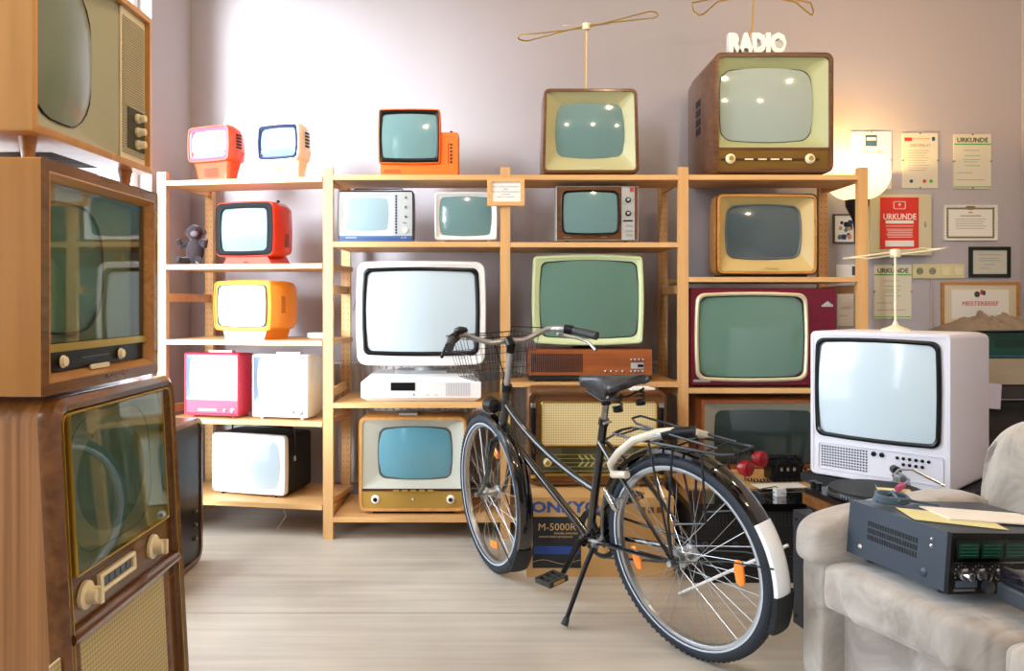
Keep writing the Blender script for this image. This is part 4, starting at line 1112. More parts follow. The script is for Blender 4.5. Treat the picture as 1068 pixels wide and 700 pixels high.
# stem and handlebar
T('stem', [at_z(.80), at_z(.985)], .0125, ALU, st=True)
T('headset', [at_z(.797), at_z(.822)], .021, BLK, st=True)
T('stem_clamp', [at_z(.955), at_z(.985), at_z(.995)+Vector((.03, 0, .012))], [.016, .020, .018], BLK, st=True)
HB = at_z(.99) + Vector((.035, 0, .010))
def hb(s_): return [HB + Vector(p) for p in ((0, 0, 0), (0, s_*.07, -.004), (.01, s_*.13, .015), (.0, s_*.18, .035), (-.03, s_*.225, .036), (-.075, s_*.26, .028), (-.125, s_*.285, .018))]
for s_ in (-1, 1):
    pts = hb(s_)
    T('handlebar', pts[:6], .0115, ALU, st=True)
    T('grip', [pts[5]+(pts[4]-pts[5])*.1, pts[6], pts[6] + (pts[6]-pts[5])*.95], [.0155, .0165, .0175], mat('grip_rubber', '#2b2c2e', .6), 12, st=True)
    T('shifter_collar' if s_ < 0 else 'lever_clamp', [pts[4]+(pts[5]-pts[4])*.35, pts[4]+(pts[5]-pts[4])*.92], [.020, .019], BLK, 12, st=True)
pts = hb(-1)
T('brake_lever', [pts[4]+Vector((.01, .01, -.02)), pts[4]+Vector((.02, -.02, -.03)), pts[5]+Vector((.03, -.03, -.035)), pts[5]+Vector((-.01, -.06, -.05)), pts[6]+Vector((-.01, -.04, -.07))], [.008, .007, .006, .006, .007], ALU, 8, st=True)
pts = hb(1)
bl = MB().lathe([(.026, 0), (.028, .008), (.022, .018), (.006, .023)], n=20).build('bell', BLK, bk); bl.matrix_local = STR @ Matrix.Translation(pts[4] + Vector((.005, -.02, .012)))
T('brake_lever', [pts[4]+Vector((.01, .0, -.02)), pts[5]+Vector((.03, .02, -.035)), pts[6]+Vector((.02, .03, -.05))], [.008, .006, .006], BLK, 8, st=True)
# basket hung in front of the handlebar
bkt = MB(); q = 0.0012
def bp(u, v, w):  # u across -1..1, v depth 0..1, w height 0..1
    s = .78 + .22*w
    return S_((HB.x + .045 + (.24*v)*s + .02, (u*.160 - .012)*s, .840 + .170*w))
def wire(a, b_, r_=q): bkt.tube([a, b_], r_, 4)
for w_ in (0, .25, .62, 1):
    c_ = [bp(-1, 0, w_), bp(1, 0, w_), bp(1, 1, w_), bp(-1, 1, w_)]
    for i in range(4): wire(c_[i], c_[(i+1) % 4], q*1.9 if w_ == 1 else q)
for i in range(12):
    u = -1 + 2*i/11
    wire(bp(u, 0, 0), bp(u, 0, 1)); wire(bp(u, 1, 0), bp(u, 1, 1)); wire(bp(u, 0, 0), bp(u, 1, 0))
for i in range(1, 6):
    v = i/6
    wire(bp(-1, v, 0), bp(-1, v, 1)); wire(bp(1, v, 0), bp(1, v, 1)); wire(bp(-1, v, 0), bp(1, v, 0))
wire(S_(HB + Vector((0, .05, 0))), bp(.3, 0, .9), .003); wire(S_(HB + Vector((0, -.05, 0))), bp(-.3, 0, .9), .003)
bkt.build('wire_basket', mat('basket_wire', '#23262e', .4, .5), bk, smooth=0)
# cables
T('cable', [pts[4], HB + Vector((.06, .04, .02)), at_z(.86) + Vector((.04, 0, 0)), at_z(.65) + Vector((.03, .01, 0))], .0026, BLK, 6, st=True)
T('cable', [hb(-1)[4], HB + Vector((.07, -.05, .05)), at_z(.84) + Vector((.045, -.01, 0)), at_z(.66) + Vector((.02, -.02, 0))], .0026, BLK, 6, st=True)
# fork, front mudguard, headlight
T('fork_crown', [at_z(.585), at_z(.605)], .022, st=True)
for s_ in (-1, 1):
    T('fork_blade', [at_z(.595) + Vector((.0, s_*.012, 0)), at_z(.585) + Vector((.0, s_*.038, 0)), Vector((.965, s_*.046, .46)), Vector((1.02, s_*.052, .37)), FH + Vector((0, s_*.056, 0))], [.012, .013, .011, .009, .008], st=True)
    T('axle_nut', [FH + Vector((0, s_*.058, 0)), FH + Vector((0, s_*.075, 0))], .009, STEEL, 8, st=True)
    T('axle_nut', [Vector((0, s_*.062, R)), Vector((0, s_*.082, R))], .010, STEEL, 8)
def guard(parent_m, c, a0, a1, name, m, w=.029, Rg=.352, n=26, r2=None):
    rings = []
    for i in range(n+1):
        a = math.radians(a0 + (a1-a0)*i/n); r_ = []
        for k in range(9):
            b_ = PI*(-.5 + k/8)*1.05
            rad_ = Rg + .010*math.cos(b_) - (.0 if abs(k-4) < 4 else .008)
            r_.append(Vector((rad_*math.cos(a), w*math.sin(b_), rad_*math.sin(a))))
        for k in range(8, -1, -1):
            b_ = PI*(-.5 + k/8)*1.05
            rad_ = Rg - .002 + .010*math.cos(b_) - (.0 if abs(k-4) < 4 else .008)
            r_.append(Vector((rad_*math.cos(a), (w-.002)*math.sin(b_), rad_*math.sin(a))))
        rings.append(r_)
    o = MB().loft(rings, True, True).build(name, m, bk, smooth=50)
    o.matrix_local = parent_m @ Matrix.Translation(c)
    return o
I4 = Matrix.Identity(4)
guard(STR, FH, 62, 205, 'front_mudguard', GLOSSB)
guard(STR, FH, 204, 224, 'mud_flap', mat('flap_rubber', '#15181d', .6), w=.040, Rg=.356, n=6)
# forward is +x: the rear guard runs from ahead of the seat tube over the top and down behind
guard(I4, (0, 0, R), -8, 150, 'rear_mudguard', GLOSSB, w=.032)
guard(I4, (0, 0, R), 149, 186, 'white_mudguard_tail', mat('white_gloss', '#eef0f2', .25, coat=.5), w=.0335, Rg=.3535, n=10)
guard(I4, (0, 0, R), 183, 202, 'mud_flap', mat('flap_rubber', '#15181d', .6), w=.045, Rg=.357, n=6)
for s_ in (-1, 1):
    T('mudguard_stay', [(0, s_*.062, R), (-.20, s_*.045, R+.05), (-.352, s_*.036, R+.065)], .0025, BLK, 6)
    T('mudguard_stay', [FH + Vector((0, s_*.060, 0)), FH + Vector((-.28, s_*.040, -.215))], .0022, BLK, 6, st=True)
hl = MB().lathe([(.012, -.045), (.028, -.030), (.034, 0), (.036, .020), (.030, .026)], ax='x', n=24).build('headlight', BLK, bk); hl.matrix_local = STR @ Matrix.Translation(at_z(.725) + Vector((.085, .02, .0)))
MB().lathe([(.030, .0262), (.015, .032), (.001, .034)], ax='x', n=24).build('headlight_lens', mat('lens_clear', '#dfe4e8', .08), hl)
T('headlight_bracket', [at_z(.62) + Vector((.015, 0, 0)), at_z(.66) + Vector((.06, .01, 0)), at_z(.715) + Vector((.075, .018, 0))], .004, BLK, 6, st=True)
# rear rack
zr = .715
rk = MB()
for s_ in (-1, 1):
    rk.tube([(.23, s_*.045, zr), (.10, s_*.060, zr), (-.22, s_*.060, zr), (-.26, s_*.045, zr+.004)], .0045, 6)
    rk.tube([(.06, s_*.060, zr), (.03, s_*.066, zr-.16), (0, s_*.064, R+.015)], .004, 6)
    rk.tube([(-.04, s_*.060, zr), (.0, s_*.066, zr-.24), (0, s_*.064, R+.015)], .004, 6)
    rk.tube([(-.15, s_*.060, zr), (-.15, s_*.068, zr-.22), (-.03, s_*.066, zr-.25)], .004, 6)
rk.tube([(-.26, -.045, zr+.004), (-.26, .045, zr+.004)], .0045, 6)
for x in (.20, .08, -.05, -.16): rk.tube([(x, -.056, zr), (x, .056, zr)], .0035, 6)
rk.tube([(.23, -.045, zr), (.24, 0, zr), (.23, .045, zr)], .0045, 6)
rk.tube([(.235, 0, zr), seat(.66)], .0045, 6)
rk.build('luggage_rack', mat('rack_black', '#14161b', .35), bk)
rc_ = MB()
rc_.tube([(-.20, -.045, zr+.012), (.0, -.04, zr+.03), (.13, -.035, zr+.045), (.16, -.02, zr+.055), (.16, .02, zr+.055), (.13, .035, zr+.045), (.0, .04, zr+.03), (-.20, .045, zr+.012)], .0038, 6)
rc_.build('spring_clip', mat('rack_black', '#14161b'), bk)
T('rack_arm', [(-.22, .0, zr+.006), (-.30, .075, zr+.022)], .0045, BLK, 6)
RL = mat('red_lens', '#7c0710', .25, spec=.3)
for s_, z_ in ((.035, zr-.035), (-.035, zr-.025)):
    MB().lathe([(.010, .022), (.019, .016), (.024, -.003), (.022, -.013), (.008, -.016)], ax='x', n=22).build('tail_light', RL, bk, loc=(-.285, s_, z_))
    T('light_bracket', [(-.26, s_*.9, zr), (-.262, s_, z_)], .005, BLK, 6)
# drive train: crank, pedals, chain guard, kickstand
cr = BB + Vector((0, -.045, 0))
MB().lathe([(.088, -.002), (.092, 0), (.088, .002), (.074, .002), (.072, 0), (.074, -.002), (.088, -.002)], ax='y', n=40, caps=False).build('chainring', BLKM, bk, loc=cr)
sp_ = MB()
for k in range(5): sp_.tube([(0, 0, 0), (.078*math.cos(k*1.2566), 0, .078*math.sin(k*1.2566))], .006, 6)
sp_.build('chainring_spider', BLKM, bk, loc=cr)
cg = MB(); a_, b2 = Vector((BB.x, 0, BB.z)), Vector((0, 0, R))
for y_ in (-.062, -.054):
    pass
pr_ = []
for k in range(13): an = PI*.5 - PI*k/12; pr_.append((BB.x + .105*math.cos(an), BB.z + .105*math.sin(an)))
for k in range(9): an = -PI/2 - PI*k/8; pr_.append((.04*math.cos(an), R + .045*math.sin(an)))
cg.loft([[Vector((x, -.072, z)) for x, z in pr_], [Vector((x, -.064, z)) for x, z in pr_]], True, True)
ch = MB(); ch.tube([Vector((x*.98+.005, -.047, (z-.30)*.86+.30)) for x, z in pr_], .0045, 6, closed=True); ch.build('chain', mat('chain_steel', '#3a3a3d', .4, .8), bk)
cd_ = math.radians(-57)
for s_, an in ((1, cd_), (-1, cd_+PI)):
    o_ = BB + Vector((0, s_*.052, 0)); e_ = o_ + Vector((.165*math.cos(an), s_*.018, .165*math.sin(an)))
    T('crank_arm', [o_ + Vector((0, -s_*.02, 0)), o_, e_], [.014, .013, .010], BLK, 8)
    pd = MB(); P0 = e_ + Vector((0, s_*.055, 0))
    for dx in (-.036, .036): pd.box(P0.x+dx-.005, P0.x+dx+.005, P0.y-.045, P0.y+.045, P0.z-.010, P0.z+.010)
    for dy in (-.042, -.014, .014, .042): pd.box(P0.x-.036, P0.x+.036, P0.y+dy-.004, P0.y+dy+.004, P0.z-.009, P0.z+.009)
    pd.tube([e_, P0 + Vector((0, s_*.045, 0))], .006, 8)
    o = pd.build('pedal', mat('pedal_grey', '#2e2f2c', .5), bk, smooth=0)
    for dx in (-.042, .042): MB().box(-.001, .001, -.026, .026, -.006, .006).build('pedal_reflector', mat('dull_amber', '#b58a4a', .3), o, loc=(P0.x+dx, P0.y, P0.z), smooth=0)
T('kickstand_bracket', [(.385, -.02, .295), (.385, .04, .285)], .013, ALU, 10)
# foot of the stand in local axes so that it touches the floor
ks = Vector((.42, .19, 0)); zz = (ks.y*math.sin(-LEAN)*-1)
Mi = bk.matrix_world.inverted(); foot_l = Mi @ (bk.matrix_world @ ks).__class__(((bk.matrix_world @ ks).x, (bk.matrix_world @ ks).y, .012))
T('kickstand', [(.385, .045, .280), (.40, .075, .22), foot_l], [.009, .009, .008], BLK, 10)
T('kickstand_foot', [foot_l + ((Vector((.40, .075, .22)))-foot_l)*.12, foot_l], [.011, .014], mat('grip_rubber', '#2b2c2e'), 10)
# bottle dynamo at the rear wheel
dy = MB().lathe([(.006, .055), (.008, .045), (.013, .042), (.014, -.02), (.008, -.034)], n=16).build('dynamo', CHR, bk); dy.matrix_local = Matrix.Translation((.255, .055, .475)) @ Matrix.Rotation(.65, 4, 'Y')
T('dynamo_bracket', [(.255, .05, .475), (.225, .035, .49)], .006, CHR, 8)
T('reflector_disc', [(.17, .05, .60), (.17, .056, .60)], .010, CHR, 12)
# cable lock resting on the rack
lk = empty('cable_lock', (0, 0, 0), 0, 'thick beige sleeved cable lock looped over the bicycle luggage rack', 'lock')
BW = bk.matrix_world
P_ = lambda *p: BW @ Vector(p)
path = [P_(*p) for p in ((-.02, .02, .75), (.03, .045, .745), (.10, .085, .72), (.17, .085, .67), (.225, .075, .62), (.24, .05, .585), (.21, .082, .56))]
MB().tube(path[:6], .0135, 12).build('cable_sleeve', mat('beige_sleeve', '#c9bfae', .35, coat=.3), lk)
MB().tube([path[5], P_(.215, .078, .585), P_(.14, .088, .60)], .0125, 12).build('cable_sleeve', mat('beige_sleeve', '#c9bfae'), lk)
MB().tube([P_(.02, .04, .7375), P_(-.02, .02, .744), P_(-.085, -.0, .752)], [.017, .019, .018], 12).build('lock_body', BLK, lk)
MB().tube([P_(.05, .054, .728), P_(.015, .04, .738)], .0155, 12).build('lock_ferrule', CHR, lk)
MB().tube([P_(-.085, 0, .752), P_(-.09, -.04, .735), P_(-.02, -.07, .715), P_(.06, -.08, .70)], .011, 10).build('cable_sleeve', mat('beige_sleeve', '#c9bfae'), lk)

# ================================================================== wall pieces at the right
WY = YB - .0005
GC = 'framed certificates on the wall'
def frame(name, label, cat, x0, x1, y0, y1, fm_, fw_, paper, group=GC, th=.012, mountm=None, my=0):
    X0, X1, Z0, Z1 = wx(x0, WY), wx(x1, WY), wz(y1, WY), wz(y0, WY)
    r = empty(name, ((X0+X1)/2, WY, Z0), 0, label, cat, group); w, h = X1-X0, Z1-Z0; r['w_'] = w
    del r['w_']
    f = (-w/2, w/2, 0, h)
    if fw_:
        MB().loft([rr(f, .001, 0), rr(f, .001, -th), rr(inset(f, fw_), .001, -th), rr(inset(f, fw_), .001, -th*.5)]).build('frame', fm_, r, smooth=0)
    MB().box(-w/2+fw_*.9, w/2-fw_*.9, -th*.55, -.0005, fw_*.9, h-fw_*.9).build('sheet', paper, r, smooth=0)
    yy = -th*.55
    if mountm:
        mm = fw_ + my
        MB().box(-w/2+mm, w/2-mm, yy-.0015, yy, mm*.8, h-mm*.8).build('inner_sheet', mountm, r, smooth=0); yy -= .0015
    return r, w, h, yy
def lines(r, rows, m=INK, y=-.007, name='small_print'):
    b = MB()
    for (u0, u1, v) in rows: b.box(u0, u1, y-.0008, y, v-.0014, v+.0014)
    return b.build(name, m, r, smooth=0)
GRN = mat('print_green', '#4fae3a', .6); RDP = mat('print_red', '#c8322b', .6); BLP = mat('print_navy', '#24486e', .6)
CLP = mat('clip_steel', '#8b8b88', .3, .7)
SOFT = mat('soft_paper', '#ddd8c2', .75)
def clips(r, w, h):
    for (u, v) in ((-w/2+.002, h/2), (w/2-.002, h/2), (0, h-.003), (0, .003)): MB().box(u-.003, u+.003, -.014, -.0005, v-.004, v+.004).build('clip', CLP, r, smooth=0)
r, w, h, y = frame('certificate', 'white certificate with a blue wave emblem, lit by the lamp, above the pine post', 'certificate', 887, 929, 137.5, 197, None, 0, PAPER)
panel(r, BLP, (-.034, .034, h-.085, h-.018), y, .001, .001, name='emblem'); panel(r, PAPER, (-.026, .026, h-.050, h-.034), y-.001, .001, .001, name='wave')
text('Urkunde', .036, r, mat('print_brown_dark', '#54381c', .7), (0, y-.0006, h-.115)); lines(r, [(-.06, .06, h*.45-.014*i) for i in range(5)], y=y); clips(r, w, h)
r, w, h, y = frame('certificate', 'cream certificate with a small red box heading and coloured seals at its foot', 'certificate', 940.5, 977.5, 139, 196.5, None, 0, SOFT)
panel(r, RDP, (-w/2+.012, -w/2+.055, h-.046, h-.026), y, .001, .001, name='red_heading'); lines(r, [(-w/2+.058, w/2-.045, h-.033)], RDP, y)
panel(r, BLP, (w/2-.034, w/2-.016, h-.045, h-.022), y, .001, .006, name='seal'); text('ZERTIFIKAT', .022, r, INK, (0, y-.0006, h-.072), sx=1.05)
lines(r, [(-.07, .05-.01*(i % 3), h-.10-.014*i) for i in range(9)], y=y)
for u, m_ in ((-.05, BLP), (.025, RDP), (.062, GRN)): panel(r, m_, (u-.010, u+.010, .030, .050), y, .001, .009, name='seal')
clips(r, w, h)
def greenurk(label, x0, x1, y0, y1):
    r, w, h, y = frame('certificate', label, 'certificate', x0, x1, y0, y1, None, 0, SOFT)
    text('URKUNDE', .036, r, mat('print_darkgreen', '#4c5f3c', .6), (0, y-.0006, h-.036), sx=1.05, bold=.001)
    panel(r, GRN, (-w/2+.002, w/2-.002, h-.062, h-.055), y, .001, .001, name='green_stripe'); panel(r, GRN, (-w/2+.002, w/2-.002, .008, .013), y, .001, .001, name='green_stripe')
    lines(r, [(-.045, .045, h*.60), (-.045, .045, h*.42)], GRN, y, name='green_print'); lines(r, [(-.05, .04, h*.70), (-.05, .045, h*.53), (-.05, .03, h*.49), (-w/2+.015, 0, .09), (-w/2+.015, .07, .05)], y=y); clips(r, w, h)
greenurk('cream certificate with green stripes, upper right on the wall', 994, 1033, 140, 197)
greenurk('cream certificate with green stripes, low on the wall behind the white antenna', 911, 950, 276, 332.5)
# meter cabinet with red certificate
X0, X1, Z0, Z1 = wx(903, 4.55), wx(969.5, 4.55), wz(266, 4.52), wz(202.5, 4.52)
mc = empty('meter_cabinet', ((X0+X1)/2, WY, Z0), 0, 'cream metal meter cabinet on the wall behind the red certificate', 'cabinet')
w, h = X1-X0, Z1-Z0; CMM = mat('cream_metal', '#cfc7a0', .45)
MB().box(-w/2, w/2, -.07, -.0005, 0, h).build('body', CMM, mc, smooth=0)
panel(mc, CMM, (-w/2+.012, w/2-.012, .012, h-.012), -.0702, .008, .003, name='door')
MB().box(w/2-.045, w/2-.035, -.085, -.078, h*.46, h*.54).build('latch', STEEL, mc, smooth=0)
rcx = (wx(918, 4.52)+wx(958, 4.52))/2; w2 = wx(958, 4.52)-wx(918, 4.52); zb = wz(259.5, 4.52); h2 = wz(206, 4.52)-zb
rc2 = empty('red_certificate', (rcx, WY-.0785, zb), 0, 'bright red certificate with white lettering on the cream meter cabinet', 'certificate', GC)
MB().box(-w2/2, w2/2, -.004, -.0002, 0, h2).build('sheet', mat('poster_red', '#d8301f', .5), rc2, smooth=0)
text('URKUNDE', .046, rc2, PAPER, (0, -.0046, h2*.62), bold=.0008, sx=.86)
ring(rc2, PAPER, (-.034, .034, h2-.066, h2-.022), (-.030, .030, h2-.062, h2-.026), -.006, -.004, .008, .006, (0,0), name='emblem')
text('+', .04, rc2, PAPER, (0, -.0046, h2-.042), name='emblem_cross')
panel(rc2, PAPER, (-.078, .078, h2*.49, h2*.55), -.004, .001, .001, name='white_box'); panel(rc2, PAPER, (-.08, .08, .012, .046), -.004, .001, .001, name='white_box')
lines(rc2, [(-.078, .078, h2*.44)] + [(-.074+.004*(i % 3), .074-.004*(i % 2), h2*.38-.009*i) for i in range(6)], PAPER, -.004)
# ornate certificate
r, w, h, y = frame('certificate', 'landscape white certificate with an ornate olive border, right of the red one', 'certificate', 983.5, 1039.5, 214, 251, mat('white_frame', '#e4e2e2', .4), .006, PAPER)
ol = mat('ornate_olive', '#7d7648', .6)
b = MB()
for i in range(34):
    u = -w/2+.026 + (w-.052)*i/33
    for v in (.018, h-.020): b.ellipsoid((u, y, v), (.0075, .0012, .0045 + .002*(i % 2)), nu=8, nv=6)
for i in range(20):
    v = .02 + (h-.04)*i/19
    for u in (-w/2+.022, w/2-.022): b.ellipsoid((u, y, v), (.005 + .002*(i % 2), .0012, .007), nu=8, nv=6)
b.ellipsoid((0, y, h-.016), (.03, .0014, .013), nu=12, nv=6); b.build('ornate_border', ol, r)
text('HANDWERKSKAMMER', .012, r, INK, (0, y-.0006, h-.062)); lines(r, [(-.085, .09-.012*(i % 3), h*.60-.013*i) for i in range(5)], y=y); panel(r, RDP, (-.012, .012, h-.046, h-.040), y, .001, .001, name='crest')
r, w, h, y = frame('certificate', 'small certificate in a dark green-black frame above the wood framed one', 'certificate', 1010, 1053, 257.5, 289.5, mat('dark_green_frame', '#16221a', .35), .020, mat('grey_sheet', '#c9cbbf', .7))
lines(r, [(-.07, .07, h*.74), (-.06, .05, h*.62), (-.06, .06, h*.55), (-.03, .03, h*.42), (-.06, 0, h*.3)], y=y)
r, w, h, y = frame('certificate', 'master craftsman diploma in a light wood frame with wide cream mount above the green crate', 'certificate', 981, 1062, 294, 341, OAK, .016, mat('cream_mount', '#d9ccae', .7), mountm=PAPER, my=.042)
text('MEISTERBRIEF', .036, r, RDP, (0, y-.0006, h-.125), sx=.95)
panel(r, mat('emblem_grey', '#3d4348', .6), (-.034, -.002, h-.088, h-.054), y, .001, .016, name='emblem'); panel(r, RDP, (0, .016, h-.072, h-.046), y, .0012, .004, name='shield'); panel(r, BLP, (.012, .030, h-.076, h-.050), y, .001, .004, name='shield')
# small picture left of the post
r, w, h, y = frame('picture', 'small dark framed colourful picture beside the lamp, behind the pine post', 'picture', 868.5, 891.5, 223.5, 254, mat('picture_frame_brown', '#4b4234', .4), .008, PAPER, None)
rnd = random.Random(4)
cols = [mat('art_blue', '#23376e', .6), mat('art_red', '#8f2c22', .6), mat('art_black', '#1b1a20', .6), mat('art_tan', '#c49a6c', .6), mat('art_teal', '#3f7f86', .6)]
for i in range(16):
    u, v = rnd.uniform(-w/2+.024, w/2-.024), rnd.uniform(.028, h-.028); s_ = rnd.uniform(.008, .014)
    panel(r, cols[i % 5], (u-s_, u+s_, v-s_*1.2, v+s_), y-.0002*i, .0012, s_*.7, name='colour_patch')
for (x0, x1, y0, y1, lb_) in ((872, 893, 276, 289, 'white card with a blue edge low behind the pine post'), (873, 890, 304, 340, 'tall pale paper notice with a small drawing behind the burgundy television')):
    r, w, h, y = frame('paper_notice', lb_, 'paper', x0, x1, y0, y1, None, 0, PAPER, None, .006)
    if y1 > 300: lines(r, [(-.03, .03, h*.5), (-.02, .04, h*.55), (-.035, .01, h*.3)], y=y, m=INK)
    else: panel(r, BLP, (w/2-.025, w/2-.002, .01, h-.01), y, .001, .001, name='blue_edge')
# socket strip
X0, X1 = wx(951.5, WY), wx(1005, WY); Z0, Z1 = wz(290.5, WY), wz(275.5, WY)
sk = empty('socket_panel', ((X0+X1)/2, WY, Z0), 0, 'cream four-gang row of two power sockets and two switches on the wall', 'socket')
w, h = X1-X0, Z1-Z0; SKM = mat('socket_cream', '#d9cf9f', .4)
panel(sk, SKM, (-w/2, w/2, 0, h), -.0005, .010, .004, name='cover')
for i in range(4):
    u = -w/2 + w*(i+.5)/4
    if i < 2:
        MB().lathe([(.026, 0), (.026, -.003), (.021, -.003), (.020, .0)], ax='y', n=26).build('socket_ring', SKM, sk, loc=(u, -.0105, h/2))
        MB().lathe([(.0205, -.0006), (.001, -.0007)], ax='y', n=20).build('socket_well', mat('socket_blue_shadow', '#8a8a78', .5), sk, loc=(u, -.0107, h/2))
        for s_ in (-1, 1): MB().lathe([(.003, -.0014), (.001, -.0015)], ax='y', n=8).build('pin_hole', BLK, sk, loc=(u+s_*.0095, -.0107, h/2))
    else: panel(sk, mat('switch_cream', '#e2dab4', .35), (u-.024, u+.024, h/2-.024, h/2+.024), -.0107, .004, .003, name='switch')
o = MB().tube([(wx(971, WY), WY-.008, Z0-.001), (wx(971, WY), WY-.008, 1.05), (wx(970, WY), WY-.008, .6)], .006, 6).build('wall_cable', mat('cable_mauve', '#b9a8a8', .6))
tag(o, 'pale cable running down the wall from the socket row', 'cable')
hk = MB().tube([(wx(1057, 4.4), 4.30, wz(258, 4.4)), (2.999, 4.35, wz(261.5, 4.4))], .004, 6).build('wall_rod', BLK); tag(hk, 'short thin dark rod sticking out of the right wall', 'rod')

# ================================================================== floor lamp
LX, LY = wx(894, 4.415), 4.415
lp = empty('floor_lamp', (LX, LY, 0), 0, 'floor lamp with a glowing white glass bowl behind the right end of the shelving', 'lamp')
MB().lathe([(.13, 0.0005), (.13, .015), (.02, .03), (.012, .04)], n=30).build('base', BLKM, lp)
MB().lathe([(.011, .04), (.011, 1.48), (.014, 1.53), (.026, 1.60), (.060, 1.672), (.062, 1.705), (.001, 1.706)], n=24).build('pole', BLKM, lp)
zt = wz(181, LY); Rb = .170
pf = []
for k in range(11):
    a = PI/2 * k/10; pf.append((.045 + (Rb-.045)*math.sin(a), zt - .142*math.cos(a)))
BOWL = mat('lamp_bowl_glass', '#fff1d0', .4, emit=1.6, emcol='#ffe2ab')
MB().lathe(pf + [(Rb-.004, zt)] + [(r_-.004, z_+.004) for r_, z_ in pf[::-1][1:]], n=40).build('bowl', BOWL, lp, smooth=60)
L = bpy.data.lights.new('lamp_bulb', 'POINT'); L.energy = LAMP = 19; L.shadow_soft_size = .02; L.color = (1, .62, .25)
o = bpy.data.objects.new('lamp_bulb', L); COL.objects.link(o); o.location = (LX, LY-.0, zt-.035)

# ================================================================== big white television, table, turntable
Yl, Yr = 3.258, 2.878
Lp, Rp = Vector((1.272, Yl)), Vector((1.628, Yr)); w = (Rp-Lp).length; yaw = math.atan2(Rp.y-Lp.y, Rp.x-Lp.x)
zb = .455; htv = .578
t = Raw('television', 'big white television on a low table behind the turntable, with the white antenna on top', 'television', w, htv, ((Lp.x+Rp.x)/2, (Lp.y+Rp.y)/2, zb), yaw)
f = (-w/2, w/2, .004, htv)
LILW = mat('lilac_white_plastic', '#d9d8e2', .35)
cab(t, LILW, f, .44, .022, (.0,.0), .93, .014, .002, shoulder=.8)
sbx = (-w/2+.022, w/2-.032, .158, htv-.022)
mask(t, LILW, inset(f, .014), sbx, .002, .004, .012, .03, (0,0), (.02,.03))
ring(t, BLK, sbx, inset(sbx, .016), -.006, .006, .03, .024, (.02,.03), name='black_bezel')
screen(t, G_PALE, inset(sbx, .014), .002, .024, (.03,.04), .024)
cpn = (-w/2+.035, w/2-.025, .030, .135)
ring(t, LILW, cpn, inset(cpn, .003), .000, .004, .010, .009, (0,0), name='control_recess')
g = MB()
for i in range(17):
    for j in range(8): g.lathe([(.0034, -.0012), (.0034, .003)], c=(-w/2+.05+i*.0108, .001, .045+j*.0108), ax='y', n=6)
g.build('speaker_holes', BLKM, t.r)
for i, u in enumerate((.0, .030)): knob(t, BLK, u-.01, .115, .009, .002, .010)
for u in (.075, .097, .119, .141, .163, .185):
    knob(t, BLK, u, .112, .006, .002, .006, name='button'); 
for u in (.097, .119, .141, .163): knob(t, BLK, u, .090, .006, .002, .006, name='button')
for x in (-.2, .2):
    for y in (.05, .36): MB().lathe([(.014, .0003), (.014, .006)], c=(x, y, 0), n=12).build('foot', BLK, t.r)
tbl = empty('low_table', ((Lp.x+Rp.x)/2, (Lp.y+Rp.y)/2, 0), yaw, 'low black table under the big white television', 'table')
MB().box(-.30, .30, -.0, .46, zb-.03, zb-.0005).build('tabletop', BLKM, tbl, smooth=0)
for x in (-.2, .2):
    for y in (.02, .44): MB().box(x-.015, x+.015, y-.015, y+.015, .0005, zb-.03).build('leg', BLKM, tbl, smooth=0)
aw = loop_antenna('cream table loop antenna on the big white television', (wx(934, 3.22), 3.22, zb+htv), .31, .12, .155, True, .0, mat('ivory_metal', '#e6dcb8', .3, .3), ang2=.1)
# speaker under the turntable
PD = Vector((.05, -.285)).normalized(); pyaw = math.atan2(PD.x, -PD.y)   # plinth side runs towards the viewer
spk = empty('loudspeaker', (1.072, 2.90, 0), pyaw, 'dark grey loudspeaker box on the floor left of the armchair, under the turntable', 'speaker')
MB().box(0, .36, -.40, 0, .0005, .404).build('cabinet', mat('speaker_grey', '#2c3038', .5), spk, smooth=0)
for z in (.03, .375):
    for y in (-.02,): MB().lathe([(.006, -.003), (.006, .001)], ax='x', c=(0, y, z), n=10).build('screw', BLK, spk); 
for y in (-.38,): MB().lathe([(.006, -.003), (.006, .001)], ax='x', c=(0, y, .03), n=10).build('screw', BLK, spk)
for z in (.03, .375): MB().lathe([(.006, -.403), (.006, -.399)], ax='y', c=(.02, 0, z), n=10).build('screw', BLK, spk)
PZ = .4045
tt = empty('turntable', (1.078, 2.79, PZ), pyaw, 'black direct drive turntable with walnut edged plinth in front of the big white television', 'turntable')
MB().box(.0, .365, -.30, 0, .035, .085).build('plinth', BLKM, tt, smooth=0)
MB().box(-.014, -.0005, -.303, .003, .050, .086).build('wood_edge', CONSD, tt, smooth=0)
MB().box(-.004, .368, -.303, .005, .0855, .103).build('deck', BLK, tt, smooth=0)
for x in (.03, .33):
    for y in (-.26, -.03): MB().lathe([(.02, 0.0003), (.024, .035)], c=(x, y, 0), n=14).build('foot', BLK, tt)
Mi = Matrix.Rotation(-pyaw, 4, 'Z'); pc = Mi @ Vector((1.255-1.078, 2.66-2.79, 0))
pl_ = MB().lathe([(.140, .1035), (.146, .106), (.150, .116), (.146, .126), (.001, .127)], n=60).build('platter', mat('platter_black', '#17191d', .35, .3), tt, loc=(pc.x, pc.y, 0))
dt = MB()
for i in range(90):
    a = 2*PI*i/90; M = Matrix.Rotation(a, 4, 'Z')
    for z in (.110, .1145, .119): dt.box(.1475, .1505, -.0022, .0022, z-.0012, z+.0012, M)
dt.build('strobe_dots', STEEL, pl_, smooth=0)
MB().lathe([(.144, .1272), (.144, .130), (.001, .1302)], n=60).build('slip_mat', BLKM, pl_)
MB().lathe([(.003, .130), (.003, .142)], n=10).build('spindle', CHR, pl_)
